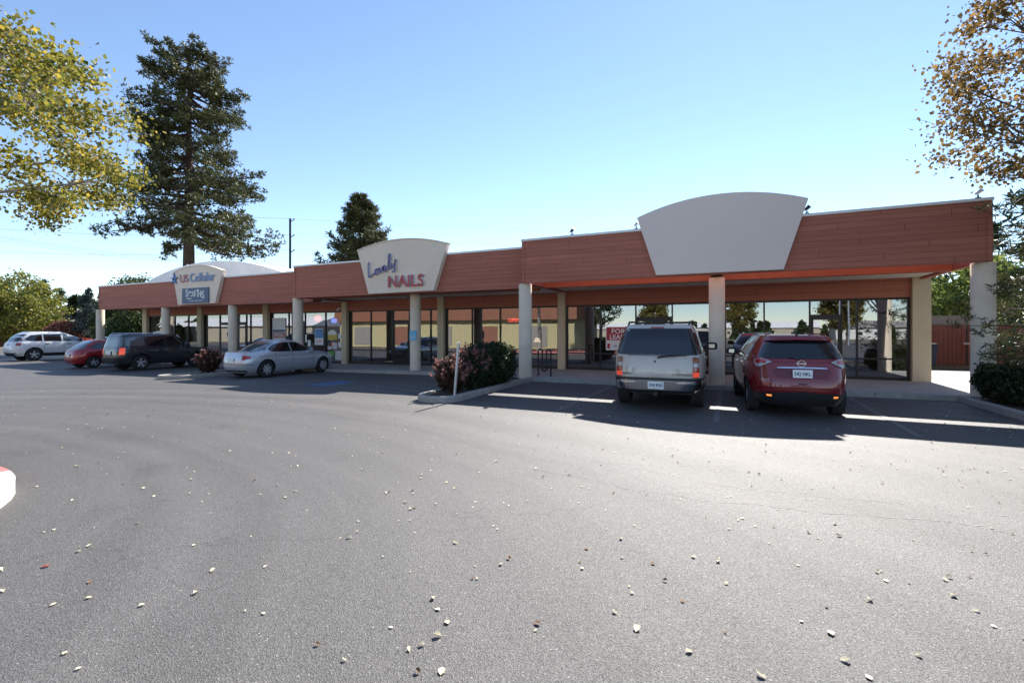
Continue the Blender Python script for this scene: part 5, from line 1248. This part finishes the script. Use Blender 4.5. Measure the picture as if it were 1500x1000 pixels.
# utility pole + wires
ux,uy=at(425,40),40.0; zt=P(425,320,40)[1]
o=empty('utility_pole',(ux,uy,-.25),label='tall slim utility pole with three short arms behind the roofline',cat='utility pole')
q=MB(); q.tube([(0,0,0),(0,0,zt+.25)],[.16,.12],10); q.build('pole',M['black_metal'],o)
arms=[]
for y_ in (322,345,367):
    z=P(425,y_,40)[1]+.25; q=MB(); q.tube([(0,0,z-.25),(.42*CT+.05,.42*ST,z+.02)],.05,6); q.tube([(.45,.18,z),(.45,.18,z+.12)],.07,8); q.build('arm',M['black_metal'],o); arms.append((ux+.45,uy+.18,z-.25+.12))
def wire(a,b,sag,label,r=.016,group='overhead wires'):
    a=Vector(a);b=Vector(b); pts=[a.lerp(b,t)-Vector((0,0,4*sag*t*(1-t))) for t in np.linspace(0,1,18)]
    q=MB(); q.tube(pts,r,5); o=q.build('power_line',M['black_metal']); tag(o,label,'power line',group)
lb=['top overhead wire left of the utility pole','middle overhead wire left of the utility pole','lowest overhead wire left of the utility pole']
for k,(y_,ar) in enumerate(zip((283,330,365),arms)):
    x,z=P(-60,y_,30); wire((x,30,z),ar,.7,lb[k],.014)
    wire(ar,(ar[0]+42,60,ar[2]-1.0-k*.2),.6,['top overhead wire right of the utility pole','middle overhead wire right of the utility pole','lowest overhead wire right of the utility pole'][k],.007)
for k,(y0_,y1_) in enumerate(((341,378),(344,381),(348,384))):
    xa,za=P(-80,y0_-10,34); xb,zb=P(275,y1_,60); wire((xa,34,za),(xb,60,zb),.8,['upper of three bundled wires low on the left','middle of three bundled wires low on the left','lower of three bundled wires low on the left'][k],.018,'bundled wires at the left')
xa,za=P(-60,418,36); xb,zb=P(150,418,60); wire((xa,36,za),(xb,60,zb),.2,'single level wire crossing in front of the yellow green tree',.014)

# ---- what stands across the street (seen mirrored in the shop windows)
M['yellow_wall']=mat('yellow_stucco',(.50,.42,.22),.9,var=.06)
M['rib']=mat('brown_metal_fascia',(.27,.11,.06),.6,var=.1)
o=empty('opposite_shop_building',(-31,-9,0),label='yellow walled shop with brown fascia across the lot behind the camera',cat='building')
q=MB(); q.box(-16,16,-9,-.3,-.25,3.0); q.build('wall',M['yellow_wall'],o)
q=MB(); q.box(-16.6,16.4,-9.4,.2,3.0,4.5); q.build('fascia',M['rib'],o)
for k in range(5): q=MB(); q.box(-14+k*6.2,-11.2+k*6.2,-.299,-.24,.1,2.3); q.build('door',M['brick'] if k%2 else M['curtain'],o)
conifer('roadside_conifer',(-13.5,-15,0),15,[(2,3,3),(6,3,3),(12,1.5,1.5)],'conifer behind the camera mirrored in the windows',nbr=70,tuft=12,need=8,tsz=.6,nsz=.6,trunk=.9,m=L['pine2'],z0=2.5,seed=99,nwid=.2,brad=.05)
for i,(x,y) in enumerate(((-10.4,-36),(1.3,-36),(13,-34))):
    dec_tree('street_tree',(x,y,0),['round yellow brown street tree mirrored left of centre','round yellow brown street tree mirrored beside the round column','round yellow brown street tree mirrored at the right'][i],1.8,[(2.2,.7),(3.0,1.6),(4.4,2.0),(6.0,1.9),(7.4,1.2)],9000,.2,L['yb'],clumps=120,cs=.3,seed=110+i,trunk=.16,twig=False,nb=10,group='street trees across the road')
for i,(x,y,wd) in enumerate(((14,-112,14),(44,-120,16),(-6,-125,18),(66,-110,14),(-34,-120,16),(28,-105,9),(-88,-26,46))):
    house('house',0,y,wd,9,3.0,4.8,['first','second','third','fourth','fifth','sixth','seventh'][i]+' low pale house across the road behind the camera',M['wallw'] if i%2 else M['wallb'],M['cap'] if i%2==0 else M['shingle'],ox=x)
o=empty('street_light',(12.5,-30,0),label='slim street light across the road behind the camera',cat='street light'); q=MB(); q.tube([(0,0,0),(0,0,9),(.6,0,9.4),(1.6,0,9.5)],[.1,.07,.05,.05],8); q.build('pole',M['steel'],o); q=MB(); q.box(1.5,2.1,-.12,.12,9.42,9.55); q.build('lamp_head',M['steel'],o)
# far woods all round
P_=[];tk=MB()
r_=random.Random(5)
for i in range(620):
    a=r_.uniform(0,2*math.pi); d=r_.uniform(95,190); x=d*math.sin(a); y=d*math.cos(a)
    h=r_.uniform(6,11) if y>-20 else r_.uniform(2.5,5.0); n=60
    for k in range(n):
        t=r_.random(); rr=(1-t)*h*.24+.2; b=r_.uniform(0,6.28); P_.append((x+rr*math.cos(b)*r_.random()**.5,y+rr*math.sin(b)*r_.random()**.5,-.3+h*(.05+.95*t)))
o=leaves('distant_woods',P_,1.5,L['pine2'],aspect=1.4); tag(o,kind='stuff')

# ------------------------------------------------------------------ fallen leaves
LP=[];LD=[];LS=[]
spots=[(512,788,1.2),(312,836,1.2),(67,830,1.5),(115,808,1.1),(130,800,1.1),(635,877,1.2),(641,893,1.1),(655,912,1.3),(641,932,1.4),(618,945,1),(647,984,1.5),(612,985,1),(734,827,1),(787,914,1.3),(853,833,1),(901,897,1.1),(933,922,1.6),(926,869,.9),(1217,928,1.5),(1229,785,1.3),(1274,879,1.2),(1285,838,1.1),(1298,851,1.1),(1385,850,1.1),(1396,873,1.4),(1390,846,1.1),(1238,968,1.4),(1115,990,1.4),(1009,955,1.2),(1000,881,1),(1064,855,1),(1052,819,1),(974,851,1),(287,869,1.1),(131,853,1),(130,876,1),(78,886,1),(208,887,1),(4,866,1.1),(4,835,1.3),(280,702,1),(285,691,1),(54,713,1),(106,733,.9),(433,720,1.1),(571,720,1),(566,722,1),(852,713,1),(531,688,1),(525,764,.9),(79,776,.9),(203,767,.9),(284,799,.9),(465,945,.9),(505,967,.8),(386,899,.8),(95,957,.9),(115,980,.8),(1185,780,1.1),(1430,895,1),(1453,774,.9),(1482,782,.9),(1456,918,.9),(600,952,1),(1345,960,1)]
def leafshape(mb,x,y,s_,a,curl,mi):
    c,sn=math.cos(a),math.sin(a); z=gz(x)+.006
    out=[(-.5,0,0),(-.2,.28,.3),(.15,.34,.45),(.5,.0,.25),(.15,-.34,.5),(-.2,-.28,.25)]
    v=[(x,y,z+.002)]
    for px,py,h in out: v.append((x+s_*(px*c-py*sn),y+s_*(px*sn+py*c),z+s_*h*curl))
    mb.add(v,[(0,1,2),(0,2,3),(0,3,4),(0,4,5),(0,5,6),(0,6,1)],mi)
    mb.add([(x-s_*.5*c,y-s_*.5*sn,z),(x-s_*.95*c+s_*.1,y-s_*.95*sn,z+s_*.1),(x-s_*.95*c+s_*.1,y-s_*.95*sn+.003,z+s_*.1)],[(0,1,2)],mi)
lm=MB(); r_=random.Random(17)
for px,py,k in spots:
    a_,b_,c_=ray(px,py); s_=-EYE/c_; x,y=a_*s_,b_*s_
    leafshape(lm,x,y,.036*k,r_.uniform(0,6.28),r_.uniform(.2,.9),2 if (px,py)==(67,830) else (1 if r_.random()<.18 else 0))
for i in range(9000):
    # density rises toward the right-hand bed and the building
    x=r_.uniform(-30,7.5); y=r_.uniform(1.5,14.5)
    dens=.13+.55*math.exp(-((x-4.5)**2+(y-9)**2)/18)+.25*math.exp(-((x+3)**2+(y-6)**2)/20)+.12*math.exp(-((x+8)**2+(y-3)**2)/10)
    if r_.random()>dens: continue
    if y<2.6 and r_.random()<.7: continue
    leafshape(lm,x,y,r_.choice((.018,.022,.026,.030,.042)),r_.uniform(0,6.28),r_.uniform(.1,.9),1 if r_.random()<.22 else 0)
M['leaf_dry']=mat('dry_pale_leaf',(.62,.55,.38),.75,var=.3,vscale=3); M['leaf_brown']=mat('dry_brown_leaf',(.20,.11,.055),.8,var=.3,vscale=3); M['leaf_red']=mat('dry_red_leaf',(.22,.04,.025),.7)
o=lm.build('fallen_leaves',[M['leaf_dry'],M['leaf_brown'],M['leaf_red']],fixn=False); tag(o,'small dry leaves scattered over the asphalt','leaves',kind='stuff')
